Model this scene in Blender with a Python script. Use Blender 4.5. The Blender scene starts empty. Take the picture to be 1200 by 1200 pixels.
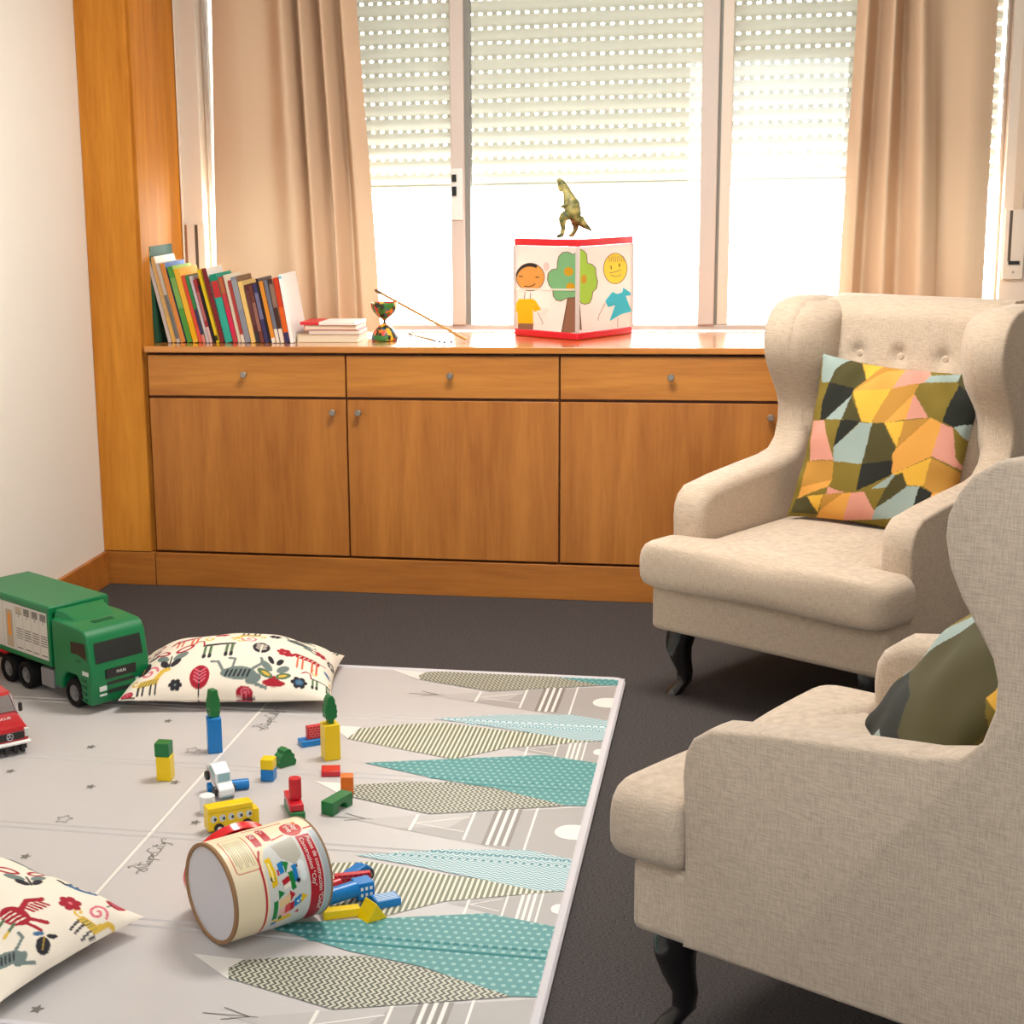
import bpy, bmesh, math, random
import numpy as np
from mathutils import Matrix, Vector
from mathutils.geometry import tessellate_polygon
random.seed(7)
PI = math.pi
C = bpy.context.scene.collection
MZ = 0.012                      # top of the play mat

def lin(c):
    o = []
    for v in c:
        v = v / 255.0
        o.append(v / 12.92 if v <= 0.04045 else ((v + 0.055) / 1.055) ** 2.4)
    return tuple(o)

# ------------------------------------------------------------------ materials
MATS = {}
def new_mat(name):
    m = bpy.data.materials.new(name); m.use_nodes = True
    nt = m.node_tree
    b = nt.nodes['Principled BSDF']
    return m, nt, b

def setin(b, key, v):
    if key in b.inputs: b.inputs[key].default_value = v

def plain(name, rgb, rough=0.5, spec=0.5, metal=0.0, bump=0.0, bscale=200.0, vary=0.0, coat=0.0, vscale=6.0):
    if name in MATS: return MATS[name]
    m, nt, b = new_mat(name)
    col = (*lin(rgb), 1)
    b.inputs['Base Color'].default_value = col
    b.inputs['Roughness'].default_value = rough
    setin(b, 'Specular IOR Level', spec); b.inputs['Metallic'].default_value = metal
    setin(b, 'Coat Weight', coat)
    tc = nt.nodes.new('ShaderNodeTexCoord')
    n = nt.nodes.new('ShaderNodeTexNoise'); n.inputs['Scale'].default_value = vscale; n.inputs['Detail'].default_value = 4
    nt.links.new(tc.outputs['Object'], n.inputs['Vector'])
    mx = nt.nodes.new('ShaderNodeMix'); mx.data_type = 'RGBA'
    k = 1 - max(vary, 0.02)
    mx.inputs[6].default_value = (col[0]*k, col[1]*k, col[2]*k, 1); mx.inputs[7].default_value = col
    nt.links.new(n.outputs['Fac'], mx.inputs[0]); nt.links.new(mx.outputs[2], b.inputs['Base Color'])
    if bump > 0:
        n2 = nt.nodes.new('ShaderNodeTexNoise'); n2.inputs['Scale'].default_value = bscale; n2.inputs['Detail'].default_value = 3
        nt.links.new(tc.outputs['Object'], n2.inputs['Vector'])
        bp = nt.nodes.new('ShaderNodeBump'); bp.inputs['Strength'].default_value = bump; bp.inputs['Distance'].default_value = 0.002
        nt.links.new(n2.outputs['Fac'], bp.inputs['Height']); nt.links.new(bp.outputs['Normal'], b.inputs['Normal'])
    MATS[name] = m
    return m

def wood(name, a, c, axis='Z', scale=1.0, rough=0.32, coat=0.12):
    """fine-grained wood, grain running along one object axis"""
    if name in MATS: return MATS[name]
    m, nt, b = new_mat(name)
    tc = nt.nodes.new('ShaderNodeTexCoord')
    mp = nt.nodes.new('ShaderNodeMapping')
    s = {'X': (1.2, 14, 14), 'Y': (14, 1.2, 14), 'Z': (14, 14, 1.2)}[axis]
    mp.inputs['Scale'].default_value = tuple(v * scale for v in s)
    nt.links.new(tc.outputs['Object'], mp.inputs['Vector'])
    n = nt.nodes.new('ShaderNodeTexNoise'); n.inputs['Scale'].default_value = 1.0; n.inputs['Detail'].default_value = 6
    n.inputs['Roughness'].default_value = 0.6; n.inputs['Distortion'].default_value = 0.5
    nt.links.new(mp.outputs['Vector'], n.inputs['Vector'])
    mp2 = nt.nodes.new('ShaderNodeMapping'); mp2.inputs['Scale'].default_value = tuple(v * scale * 7 for v in s)
    nt.links.new(tc.outputs['Object'], mp2.inputs['Vector'])
    n2 = nt.nodes.new('ShaderNodeTexNoise'); n2.inputs['Scale'].default_value = 1.0; n2.inputs['Detail'].default_value = 3
    nt.links.new(mp2.outputs['Vector'], n2.inputs['Vector'])
    ad = nt.nodes.new('ShaderNodeMath'); ad.operation = 'MULTIPLY_ADD'; ad.inputs[1].default_value = 0.35
    nt.links.new(n2.outputs['Fac'], ad.inputs[0]); nt.links.new(n.outputs['Fac'], ad.inputs[2])
    r = nt.nodes.new('ShaderNodeValToRGB')
    r.color_ramp.elements[0].position = 0.42; r.color_ramp.elements[0].color = (*lin(a), 1)
    r.color_ramp.elements[1].position = 0.86; r.color_ramp.elements[1].color = (*lin(c), 1)
    nt.links.new(ad.outputs[0], r.inputs['Fac']); nt.links.new(r.outputs['Color'], b.inputs['Base Color'])
    b.inputs['Roughness'].default_value = rough; setin(b, 'Coat Weight', coat); setin(b, 'Coat Roughness', 0.2)
    MATS[name] = m
    return m

def linen(name, rgb, rgb2):
    """woven upholstery: two thread directions as crossed stretched noise"""
    m, nt, b = new_mat(name)
    tc = nt.nodes.new('ShaderNodeTexCoord')
    outs = []
    for sc in ((1200, 1200, 90), (90, 90, 1200), (35, 260, 35)):
        mp = nt.nodes.new('ShaderNodeMapping'); mp.inputs['Scale'].default_value = sc
        nt.links.new(tc.outputs['Object'], mp.inputs['Vector'])
        n = nt.nodes.new('ShaderNodeTexNoise'); n.inputs['Scale'].default_value = 0.5; n.inputs['Detail'].default_value = 2
        nt.links.new(mp.outputs['Vector'], n.inputs['Vector']); outs.append(n.outputs['Fac'])
    ad = nt.nodes.new('ShaderNodeMath'); ad.operation = 'ADD'
    nt.links.new(outs[0], ad.inputs[0]); nt.links.new(outs[1], ad.inputs[1])
    hf = nt.nodes.new('ShaderNodeMath'); hf.operation = 'MULTIPLY'; hf.inputs[1].default_value = 0.5
    nt.links.new(ad.outputs[0], hf.inputs[0])
    r = nt.nodes.new('ShaderNodeValToRGB')
    r.color_ramp.elements[0].position = 0.34; r.color_ramp.elements[0].color = (*lin(rgb2), 1)
    r.color_ramp.elements[1].position = 0.62; r.color_ramp.elements[1].color = (*lin(rgb), 1)
    nt.links.new(hf.outputs[0], r.inputs['Fac']); nt.links.new(r.outputs['Color'], b.inputs['Base Color'])
    b.inputs['Roughness'].default_value = 0.85; setin(b, 'Specular IOR Level', 0.25)
    setin(b, 'Sheen Weight', 0.25); setin(b, 'Sheen Roughness', 0.5)
    bp = nt.nodes.new('ShaderNodeBump'); bp.inputs['Strength'].default_value = 0.22; bp.inputs['Distance'].default_value = 0.001
    nt.links.new(hf.outputs[0], bp.inputs['Height'])
    n3 = nt.nodes.new('ShaderNodeTexNoise'); n3.inputs['Scale'].default_value = 9; n3.inputs['Detail'].default_value = 2
    nt.links.new(tc.outputs['Object'], n3.inputs['Vector'])
    bp2 = nt.nodes.new('ShaderNodeBump'); bp2.inputs['Strength'].default_value = 0.05; bp2.inputs['Distance'].default_value = 0.012
    nt.links.new(n3.outputs['Fac'], bp2.inputs['Height']); nt.links.new(bp.outputs['Normal'], bp2.inputs['Normal'])
    nt.links.new(bp2.outputs['Normal'], b.inputs['Normal'])
    MATS[name] = m
    return m

def printed(name, rough=0.85):
    """cloth or paper whose print is stored in the mesh's colour attribute"""
    m, nt, b = new_mat(name)
    a = nt.nodes.new('ShaderNodeAttribute'); a.attribute_name = 'print'
    nt.links.new(a.outputs['Color'], b.inputs['Base Color'])
    b.inputs['Roughness'].default_value = rough; setin(b, 'Specular IOR Level', 0.3)
    tc = nt.nodes.new('ShaderNodeTexCoord')
    n = nt.nodes.new('ShaderNodeTexNoise'); n.inputs['Scale'].default_value = 500
    nt.links.new(tc.outputs['Object'], n.inputs['Vector'])
    bp = nt.nodes.new('ShaderNodeBump'); bp.inputs['Strength'].default_value = 0.12; bp.inputs['Distance'].default_value = 0.001
    nt.links.new(n.outputs['Fac'], bp.inputs['Height']); nt.links.new(bp.outputs['Normal'], b.inputs['Normal'])
    return m

def pattern(name, kind, a, c, p, rough=0.45):
    """printed two-colour patterns of the mat, in its own x/y"""
    m, nt, b = new_mat(name)
    tc = nt.nodes.new('ShaderNodeTexCoord'); sp = nt.nodes.new('ShaderNodeSeparateXYZ')
    nt.links.new(tc.outputs['Object'], sp.inputs[0])
    X, Y = sp.outputs[0], sp.outputs[1]
    def mth(op, i0, i1=None, i2=None):
        n = nt.nodes.new('ShaderNodeMath'); n.operation = op
        for k, v in enumerate((i0, i1, i2)):
            if v is None: continue
            if isinstance(v, (int, float)): n.inputs[k].default_value = v
            else: nt.links.new(v, n.inputs[k])
        return n.outputs[0]
    def tri(v, per): return mth('PINGPONG', v, per / 2)
    if kind == 'stripe':
        f = mth('GREATER_THAN', tri(X, p), p * 0.27)
    elif kind == 'zigzag':
        s = mth('MULTIPLY_ADD', tri(Y, p * 1.6), 0.9, X)
        f = mth('GREATER_THAN', tri(s, p), p * 0.23)
    elif kind == 'zigzag_x':
        s = mth('MULTIPLY_ADD', tri(X, p * 1.6), 0.9, Y)
        f = mth('GREATER_THAN', tri(s, p), p * 0.23)
    elif kind == 'diamond':
        s = mth('ADD', tri(X, p), tri(Y, p * 1.5))
        f = mth('GREATER_THAN', s, p * 0.62)
    else:                               # staggered dots
        u = mth('DIVIDE', X, p); v = mth('DIVIDE', Y, p * 1.15)
        row = mth('FLOOR', v)
        off = mth('MULTIPLY', mth('MODULO', row, 2.0), 0.5)
        fu = mth('SUBTRACT', mth('FRACT', mth('ADD', u, off)), 0.5)
        fv = mth('SUBTRACT', mth('FRACT', v), 0.5)
        d = mth('SQRT', mth('ADD', mth('MULTIPLY', fu, fu), mth('MULTIPLY', fv, fv)))
        f = mth('SMOOTH_MIN', mth('LESS_THAN', d, 0.24), 1.0, 0.0)
    mx = nt.nodes.new('ShaderNodeMix'); mx.data_type = 'RGBA'
    mx.inputs[6].default_value = (*lin(a), 1); mx.inputs[7].default_value = (*lin(c), 1)
    nt.links.new(f, mx.inputs[0]); nt.links.new(mx.outputs[2], b.inputs['Base Color'])
    b.inputs['Roughness'].default_value = rough; setin(b, 'Specular IOR Level', 0.35)
    return m

# ------------------------------------------------------------------ mesh builder
class MB:
    def __init__(s):
        s.v = []; s.f = []; s.m = []; s.T = Matrix.Identity(4)
    def add(s, vs, fs, mat=0):
        k = len(s.v)
        s.v += [tuple(s.T @ Vector(p)) for p in vs]
        for f in fs:
            s.f.append([i + k for i in f]); s.m.append(mat)
        return s
    def box(s, c, d, mat=0, rz=0.0, rot=None):
        x, y, z = (q / 2 for q in d)
        R = rot if rot is not None else Matrix.Rotation(rz, 3, 'Z')
        vs = [Vector(c) + R @ Vector((a*x, b*y, e*z)) for e in (-1, 1) for a, b in ((-1,-1),(1,-1),(1,1),(-1,1))]
        return s.add(vs, [(3,2,1,0),(4,5,6,7),(0,1,5,4),(1,2,6,5),(2,3,7,6),(3,0,4,7)], mat)
    def span(s, x0, x1, y0, y1, z0, z1, mat=0):
        return s.box(((x0+x1)/2, (y0+y1)/2, (z0+z1)/2), (x1-x0, y1-y0, z1-z0), mat)
    def loops(s, L, mat=0, close=True, cap=True):
        n = len(L[0]); vs = [p for l in L for p in l]; fs = []
        for i in range(len(L) - 1):
            for j in range(n if close else n - 1):
                k = (j + 1) % n
                fs.append((i*n+j, i*n+k, (i+1)*n+k, (i+1)*n+j))
        if cap:
            fs.append(tuple(reversed(range(n)))); fs.append(tuple((len(L)-1)*n + j for j in range(n)))
        return s.add(vs, fs, mat)
    def prism(s, pts, plane, a, b, mat=0):
        """extrude a 2-D outline between two values of the third axis"""
        def P(p, w):
            return {'xy': (p[0], p[1], w), 'xz': (p[0], w, p[1]), 'yz': (w, p[0], p[1])}[plane]
        return s.loops([[P(p, a) for p in pts], [P(p, b) for p in pts]], mat)
    def lathe(s, prof, n=32, mat=0, axis='Z', c=(0,0,0), cap=True):
        L = []
        for r, z in prof:
            l = []
            for i in range(n):
                t = 2*PI*i/n; x, y = r*math.cos(t), r*math.sin(t)
                p = {'Z': (x, y, z), 'X': (z, x, y), 'Y': (y, z, x)}[axis]
                l.append((p[0]+c[0], p[1]+c[1], p[2]+c[2]))
            L.append(l)
        return s.loops(L, mat, True, cap)
    def tube(s, pts, r, n=8, mat=0, closed=False):
        pts = [Vector(p) for p in pts]; L = []; prev = None
        N = len(pts)
        for i, p in enumerate(pts):
            if closed: t = pts[(i+1) % N] - pts[i-1]
            else: t = pts[min(i+1, N-1)] - pts[max(i-1, 0)]
            t.normalize()
            if prev is None:
                a = Vector((0,0,1)) if abs(t.z) < 0.9 else Vector((1,0,0))
                u = t.cross(a).normalized()
            else:
                u = (prev - t * prev.dot(t)).normalized()
            prev = u; w = t.cross(u)
            rr = r[i] if isinstance(r, (list, tuple)) else r
            L.append([p + (u*math.cos(2*PI*k/n) + w*math.sin(2*PI*k/n)) * rr for k in range(n)])
        if closed: L.append(L[0])
        return s.loops(L, mat, True, not closed)
    def poly(s, pts, place, mat=0):
        """flat filled outline (may be concave) put on a surface by place(x, y)"""
        tr = tessellate_polygon([[Vector((p[0], p[1], 0)) for p in pts]])
        return s.add([place(*p) for p in pts], [tuple(t) for t in tr], mat)
    def stroke(s, pts, w, place, mat=0):
        n = len(pts); vs = []
        for i in range(n):
            a = pts[max(i-1, 0)]; b = pts[min(i+1, n-1)]
            dx, dy = b[0]-a[0], b[1]-a[1]; l = math.hypot(dx, dy) or 1
            nx, ny = -dy/l*w/2, dx/l*w/2
            vs += [place(pts[i][0]+nx, pts[i][1]+ny), place(pts[i][0]-nx, pts[i][1]-ny)]
        return s.add(vs, [(2*i, 2*i+1, 2*i+3, 2*i+2) for i in range(n-1)], mat)
    def build(s, name, mats, parent=None, bevel=None, seg=3, smooth=35, loc=None, rz=None, sub=0, recalc=True, colors=None):
        me = bpy.data.meshes.new(name)
        me.from_pydata(s.v, [], s.f)
        if not isinstance(mats, (list, tuple)): mats = [mats]
        for m in mats: me.materials.append(m)
        me.polygons.foreach_set('material_index', s.m)
        if recalc:
            bm = bmesh.new(); bm.from_mesh(me); bmesh.ops.recalc_face_normals(bm, faces=bm.faces[:]); bm.to_mesh(me); bm.free()
        if colors is not None:
            at = me.color_attributes.new('print', 'FLOAT_COLOR', 'POINT')
            at.data.foreach_set('color', np.asarray(colors, dtype=np.float32).ravel())
        if smooth:
            me.polygons.foreach_set('use_smooth', [True]*len(me.polygons))
            me.set_sharp_from_angle(angle=math.radians(smooth))
        me.update()
        o = bpy.data.objects.new(name, me); C.objects.link(o)
        if parent is not None: o.parent = parent
        if loc is not None: o.location = loc
        if rz is not None: o.rotation_euler = (0, 0, rz)
        if bevel:
            b = o.modifiers.new('Bevel', 'BEVEL'); b.width = bevel; b.segments = seg; b.limit_method = 'ANGLE'; b.angle_limit = math.radians(40)
            b.harden_normals = False
        if sub:
            d = o.modifiers.new('Subdivision', 'SUBSURF'); d.levels = sub; d.render_levels = sub
        return o

def tag(o, label, cat, group=None):
    o['label'] = label; o['category'] = cat
    if group: o['group'] = group
    return o
def thing(name, label, cat, loc=(0,0,0), rz=0.0, group=None, rot=None):
    o = bpy.data.objects.new(name, None); C.objects.link(o)
    o.location = loc
    o.rotation_euler = rot if rot is not None else (0, 0, rz)
    o.empty_display_size = 0.05
    return tag(o, label, cat, group)
def struct(o):
    o['kind'] = 'structure'; return o

def text_tris(txt, size, spacing=1.0):
    """triangles of a word in Blender's own font, as (2-D points, faces, width)"""
    cu = bpy.data.curves.new('lettering', 'FONT'); cu.body = txt; cu.size = size; cu.space_character = spacing; cu.resolution_u = 3
    o = bpy.data.objects.new('lettering', cu); C.objects.link(o)
    bpy.context.view_layer.update()
    dg = bpy.context.evaluated_depsgraph_get()
    me = bpy.data.meshes.new_from_object(o.evaluated_get(dg))
    vs = [(v.co.x, v.co.y) for v in me.vertices]; fs = [tuple(p.vertices) for p in me.polygons]
    bpy.data.objects.remove(o); bpy.data.curves.remove(cu); bpy.data.meshes.remove(me)
    xs = [p[0] for p in vs]
    return vs, fs, (min(xs), max(xs))

# ------------------------------------------------------------------ 2-D print raster (kept as mesh colours)
class Print:
    def __init__(s, w, h, res, bg):
        s.W, s.H, s.res = w, h, res
        s.nx, s.ny = int(w*res)+1, int(h*res)+1
        s.x, s.y = np.meshgrid(np.linspace(0, w, s.nx), np.linspace(0, h, s.ny))
        s.c = np.empty((s.ny, s.nx, 3)); s.c[:] = lin(bg)
    def _mix(s, a, col):
        a = np.clip(a, 0, 1)[..., None]; s.c = s.c*(1-a) + np.array(lin(col))*a
    def poly(s, pts, col):
        inside = np.zeros_like(s.x, bool); n = len(pts)
        for i in range(n):
            x1, y1 = pts[i]; x2, y2 = pts[(i+1) % n]
            if y1 == y2: continue
            cnd = ((y1 > s.y) != (y2 > s.y)) & (s.x < (x2-x1)*(s.y-y1)/(y2-y1) + x1)
            inside ^= cnd
        s._mix(inside.astype(float), col)
    def ell(s, cx, cy, rx, ry, col, rot=0.0):
        dx, dy = s.x-cx, s.y-cy; c, n = math.cos(rot), math.sin(rot)
        d = np.sqrt(((dx*c+dy*n)/rx)**2 + ((-dx*n+dy*c)/ry)**2)
        s._mix((1-d)*min(rx, ry)*s.res + 0.5, col)
    def line(s, pts, w, col):
        best = np.full_like(s.x, 1e9)
        for (x1, y1), (x2, y2) in zip(pts[:-1], pts[1:]):
            dx, dy = x2-x1, y2-y1; l2 = dx*dx+dy*dy or 1e-12
            t = np.clip(((s.x-x1)*dx+(s.y-y1)*dy)/l2, 0, 1)
            best = np.minimum(best, np.hypot(s.x-x1-t*dx, s.y-y1-t*dy))
        s._mix((w/2-best)*s.res + 0.5, col)
    def sample(s, x, y):
        i = min(max(int(round(x/s.W*(s.nx-1))), 0), s.nx-1); j = min(max(int(round(y/s.H*(s.ny-1))), 0), s.ny-1)
        return s.c[j, i]
    def grid_colors(s, nu, nv):
        """colours of a (nv+1) x (nu+1) grid by area-smoothed lookup"""
        I = np.clip(np.round(np.linspace(0, s.nx-1, nu+1)).astype(int), 0, s.nx-1)
        J = np.clip(np.round(np.linspace(0, s.ny-1, nv+1)).astype(int), 0, s.ny-1)
        return s.c[np.ix_(J, I)]

def clip_rect(pts, x0, x1, y0, y1):
    def cut(P, inside, inter):
        o = []
        for i in range(len(P)):
            a, b = P[i-1], P[i]
            if inside(b):
                if not inside(a): o.append(inter(a, b))
                o.append(b)
            elif inside(a): o.append(inter(a, b))
        return o
    def at(k, v):
        def f(a, b):
            t = (v-a[k])/(b[k]-a[k]); return (a[0]+(b[0]-a[0])*t, a[1]+(b[1]-a[1])*t)
        return f
    for k, v, sg in ((0, x0, 1), (0, x1, -1), (1, y0, 1), (1, y1, -1)):
        pts = cut(pts, lambda p: (p[k]-v)*sg >= 0, at(k, v))
        if len(pts) < 3: return []
    return pts

def homography(src, dst):
    A = []; B = []
    for (x, y), (u, v) in zip(src, dst):
        A.append([x, y, 1, 0, 0, 0, -u*x, -u*y]); B.append(u)
        A.append([0, 0, 0, x, y, 1, -v*x, -v*y]); B.append(v)
    h = np.linalg.solve(np.array(A, float), np.array(B, float))
    def f(x, y):
        w = h[6]*x+h[7]*y+1
        return ((h[0]*x+h[1]*y+h[2])/w, (h[3]*x+h[4]*y+h[5])/w)
    return f

# ================================================================== camera
def camera():
    p, y, r = (math.radians(a) for a in (12.36997, 12.90711, -1.23659))
    fwd = Vector((-math.sin(y)*math.cos(p), math.cos(y)*math.cos(p), -math.sin(p)))
    right = Vector((math.cos(y), math.sin(y), 0)); up = right.cross(fwd)
    r2 = right*math.cos(r) + up*math.sin(r); u2 = -right*math.sin(r) + up*math.cos(r)
    cd = bpy.data.cameras.new('camera'); cam = bpy.data.objects.new('camera', cd); C.objects.link(cam)
    M = Matrix((r2, u2, -fwd)).transposed().to_4x4(); M.translation = (0, 0, 1.45)
    cam.matrix_world = M
    cd.sensor_width = 36; cd.lens = 1932.82/1200*36
    cd.shift_x = (600-438.77)/1200; cd.shift_y = (620.45-600)/1200
    cd.clip_start = 0.05
    bpy.context.scene.camera = cam
camera()

# ================================================================== common materials
W_V = wood('wood grain upright', (156, 90, 30), (190, 122, 50), 'Z', rough=.42, coat=.05)
W_H = wood('wood grain level', (164, 97, 34), (200, 132, 54), 'X', rough=.42, coat=.05)
W_P = wood('wood pillar', (184, 112, 36), (216, 146, 56), 'Z', rough=.6, coat=.0)
for _m in (W_P,): setin(_m.node_tree.nodes['Principled BSDF'], 'Specular IOR Level', .12)
W_B = wood('wood plinth', (150, 86, 30), (186, 118, 48), 'X', rough=.42, coat=.05)
W_T = wood('wood worktop', (180, 108, 42), (212, 138, 60), 'X', rough=0.16, coat=1.0)
W_D = plain('dark cabinet gap', (104, 60, 26), 0.6)
WALL = plain('white wall paint', (238, 232, 222), 0.75, 0.2, bump=0.05, bscale=90)
TRIMW = plain('cream window lining', (226, 214, 200), 0.5, 0.3)
ALU = plain('grey lacquered aluminium', (208, 196, 188), 0.5, 0.4)
ALUD = plain('dark window gasket', (136, 136, 130), 0.6)
STEEL = plain('satin steel knob', (170, 165, 158), 0.3, 0.5, metal=0.9)
BLACKP = plain('black plastic', (24, 24, 26), 0.4)
RUBBER = plain('black rubber', (20, 20, 20), 0.7, 0.2)
WHITEP = plain('white paint', (236, 236, 232), 0.35)

# carpet
def carpet():
    m, nt, b = new_mat('dark grey carpet')
    tc = nt.nodes.new('ShaderNodeTexCoord')
    mp = nt.nodes.new('ShaderNodeMapping'); mp.inputs['Scale'].default_value = (60, 160, 60)
    nt.links.new(tc.outputs['Object'], mp.inputs['Vector'])
    n = nt.nodes.new('ShaderNodeTexNoise'); n.inputs['Scale'].default_value = 3; n.inputs['Detail'].default_value = 5
    n.inputs['Roughness'].default_value = 0.75
    nt.links.new(mp.outputs['Vector'], n.inputs['Vector'])
    r = nt.nodes.new('ShaderNodeValToRGB')
    r.color_ramp.elements[0].position = 0.38; r.color_ramp.elements[0].color = (*lin((49, 44, 42)), 1)
    r.color_ramp.elements[1].position = 0.72; r.color_ramp.elements[1].color = (*lin((104, 99, 99)), 1)
    nt.links.new(n.outputs['Fac'], r.inputs['Fac']); nt.links.new(r.outputs['Color'], b.inputs['Base Color'])
    b.inputs['Roughness'].default_value = 0.95; setin(b, 'Specular IOR Level', 0.1)
    bp = nt.nodes.new('ShaderNodeBump'); bp.inputs['Strength'].default_value = 0.5; bp.inputs['Distance'].default_value = 0.003
    nt.links.new(n.outputs['Fac'], bp.inputs['Height']); nt.links.new(bp.outputs['Normal'], b.inputs['Normal'])
    return m

# ================================================================== setting
XL, XR, YB, YF, ZC = -2.245, 2.6, 5.9, -1.6, 2.62
struct(MB().span(XL-0.1, XR+0.1, YF-0.1, YB+0.2, -0.06, 0).build('floor', carpet()))
struct(MB().span(XL-0.1, XR+0.1, YF-0.1, YB+0.25, ZC, ZC+0.06).build('ceiling', WALL))
struct(MB().span(XL-0.1, XL, YF, YB+0.2, 0, ZC).build('wall_left', WALL))
struct(MB().span(XR, XR+0.1, YF, YB+0.2, 0, ZC).build('wall_right', WALL))
struct(MB().span(XL, XR, YF-0.1, YF, 0, ZC).build('wall_front', WALL))
WX0, WX1, WZ0, WZ1 = -1.975, 0.815, 0.86, 2.40
mb = MB()
mb.span(XL, WX0, YB, YB+0.25, 0, ZC); mb.span(WX1, XR, YB, YB+0.25, 0, ZC)
mb.span(WX0, WX1, YB, YB+0.25, 0, WZ0-0.03); mb.span(WX0, WX1, YB, YB+0.25, WZ1, ZC)
struct(mb.build('wall_back', TRIMW))
struct(MB().span(XL, XL+0.016, YF, 5.43, 0, 0.122).build('baseboard_left', W_B, bevel=0.003))

# window: aluminium frame, two mullions, three panes
def window():
    e = bpy.data.objects.new('window_1', None); C.objects.link(e); e.location = (-0.56, 6.0, WZ0); struct(e)
    inv = Matrix.Translation((0.56, -6.0, -WZ0))
    def part(mb, name, mat, **k):
        mb.v = [tuple(inv @ Vector(p)) for p in mb.v]; return mb.build(name, mat, e, **k)
    m = MB(); y0, y1 = 5.965, 6.03
    m.span(WX0, WX1, y0, y1, WZ0+0.002, WZ0+0.022); m.span(WX0, WX1, y0, y1, WZ1-0.05, WZ1)
    m.span(WX0, WX0+0.008, y0, y1, WZ0+0.022, WZ1-0.05); m.span(WX1-0.008, WX1, y0, y1, WZ0+0.022, WZ1-0.05)
    part(m, 'outer_frame', ALU, bevel=0.003)
    for x0, x1, d0, d1 in ((-1.056, -1.007, -1.007, -0.988), (-0.178, -0.122, -0.122, -0.112)):
        m = MB(); m.span(x0, x1, y0-0.012, y1-0.01, WZ0+0.0225, WZ1-0.051)
        p = part(m, 'mullion', ALU, bevel=0.004)
        m = MB(); m.span(d0, d1, y0+0.004, y1-0.012, WZ0+0.0225, WZ1-0.051)
        part(m, 'gasket', ALUD)
    m = MB(); m.span(-0.112, -0.075, y0+0.002, y1-0.012, WZ0+0.0225, WZ1-0.051)
    part(m, 'sash_stile', TRIMW, bevel=0.003)
    m = MB(); m.span(-1.052, -1.012, y0-0.020, y0-0.012, 1.26, 1.44)
    lt = part(m, 'latch', WHITEP, bevel=0.003)
    m = MB(); m.span(-1.05, -1.034, y0-0.026, y0-0.020, 1.395, 1.42); m.span(-1.05, -1.034, y0-0.026, y0-0.020, 1.345, 1.378)
    part(m, 'latch_grip', BLACKP)
    g, nt, b = new_mat('window glass')
    nt.nodes.remove(b); out = nt.nodes['Material Output']
    tr = nt.nodes.new('ShaderNodeBsdfTransparent'); gl = nt.nodes.new('ShaderNodeBsdfGlossy'); gl.inputs['Roughness'].default_value = 0.02
    fr = nt.nodes.new('ShaderNodeFresnel'); fr.inputs['IOR'].default_value = 1.45
    mx = nt.nodes.new('ShaderNodeMixShader'); tr.inputs['Color'].default_value = (0.96, 0.98, 0.97, 1)
    nt.links.new(fr.outputs[0], mx.inputs[0]); nt.links.new(tr.outputs[0], mx.inputs[1]); nt.links.new(gl.outputs[0], mx.inputs[2])
    nt.links.new(mx.outputs[0], out.inputs['Surface'])
    for x0, x1 in ((WX0+0.008, -1.056), (-0.988, -0.178), (-0.075, WX1-0.008)):
        m = MB(); m.span(x0, x1, 6.0, 6.004, WZ0+0.022, WZ1-0.05); part(m, 'glass_pane', g)
window()

# roller shutter let half down outside the glass
def shutter():
    sm, nt, b = new_mat('cream shutter slats')
    b.inputs['Base Color'].default_value = (*lin((212, 206, 194)), 1); b.inputs['Roughness'].default_value = 0.55
    b.inputs['Subsurface Weight'].default_value = 0.0
    tr = nt.nodes.new('ShaderNodeBsdfTranslucent'); tr.inputs['Color'].default_value = (*lin((235, 230, 214)), 1)
    ms = nt.nodes.new('ShaderNodeMixShader'); ms.inputs[0].default_value = 0.007
    nt.links.new(b.outputs[0], ms.inputs[1]); nt.links.new(tr.outputs[0], ms.inputs[2])
    nt.links.new(ms.outputs[0], nt.nodes['Material Output'].inputs['Surface'])
    t = thing('roller_shutter', 'cream slatted roller shutter half lowered outside the window', 'shutter', (-0.56, 6.09, 1.40))
    ax, ay, az = 0.56, -6.09, -1.40
    top, bot, pitch = WZ1, 1.405, 0.0503
    m = MB(); n = int((top-bot)/pitch)
    x0, x1 = WX0+0.01, WX1-0.01
    z = 2.0265 + pitch*8
    rows = []
    while z > bot - 0.001:
        if z < top: rows.append(z)
        z -= pitch
    for z in rows:          # each slat bulges towards the room; slots sit in the strip above it
        L = []
        zz0, zz1 = z-pitch+0.0045, z-0.0005
        prof = [(0.014, zz0), (0.006, zz0+0.004), (0.0, zz0+0.011), (-0.003, zz0+0.019), (-0.0035, zz0+0.025), (-0.0015, zz0+0.032), (0.003, zz0+0.039), (0.012, zz1)]
        L = [[(x+ax, 6.088+py+ay, pz+az) for py, pz in prof] for x in (x0, x1)]
        m.loops(L, 0, close=False, cap=False)
        x = x0
        while x < x1 - 0.034:   # bridges between the light slots
            m.span(x+ax, x+0.020+ax, 6.096+ay, 6.099+ay, z-0.003+az, z+0.0085+az); x += 0.0335
    m.build('slats', sm, t)
    m = MB(); m.span(x0+ax, x1+ax, 6.084+ay, 6.10+ay, rows[-1]-pitch-0.012+az, rows[-1]-pitch+0.008+az)
    m.build('bottom_bar', sm, t, bevel=0.003)
shutter()

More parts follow.
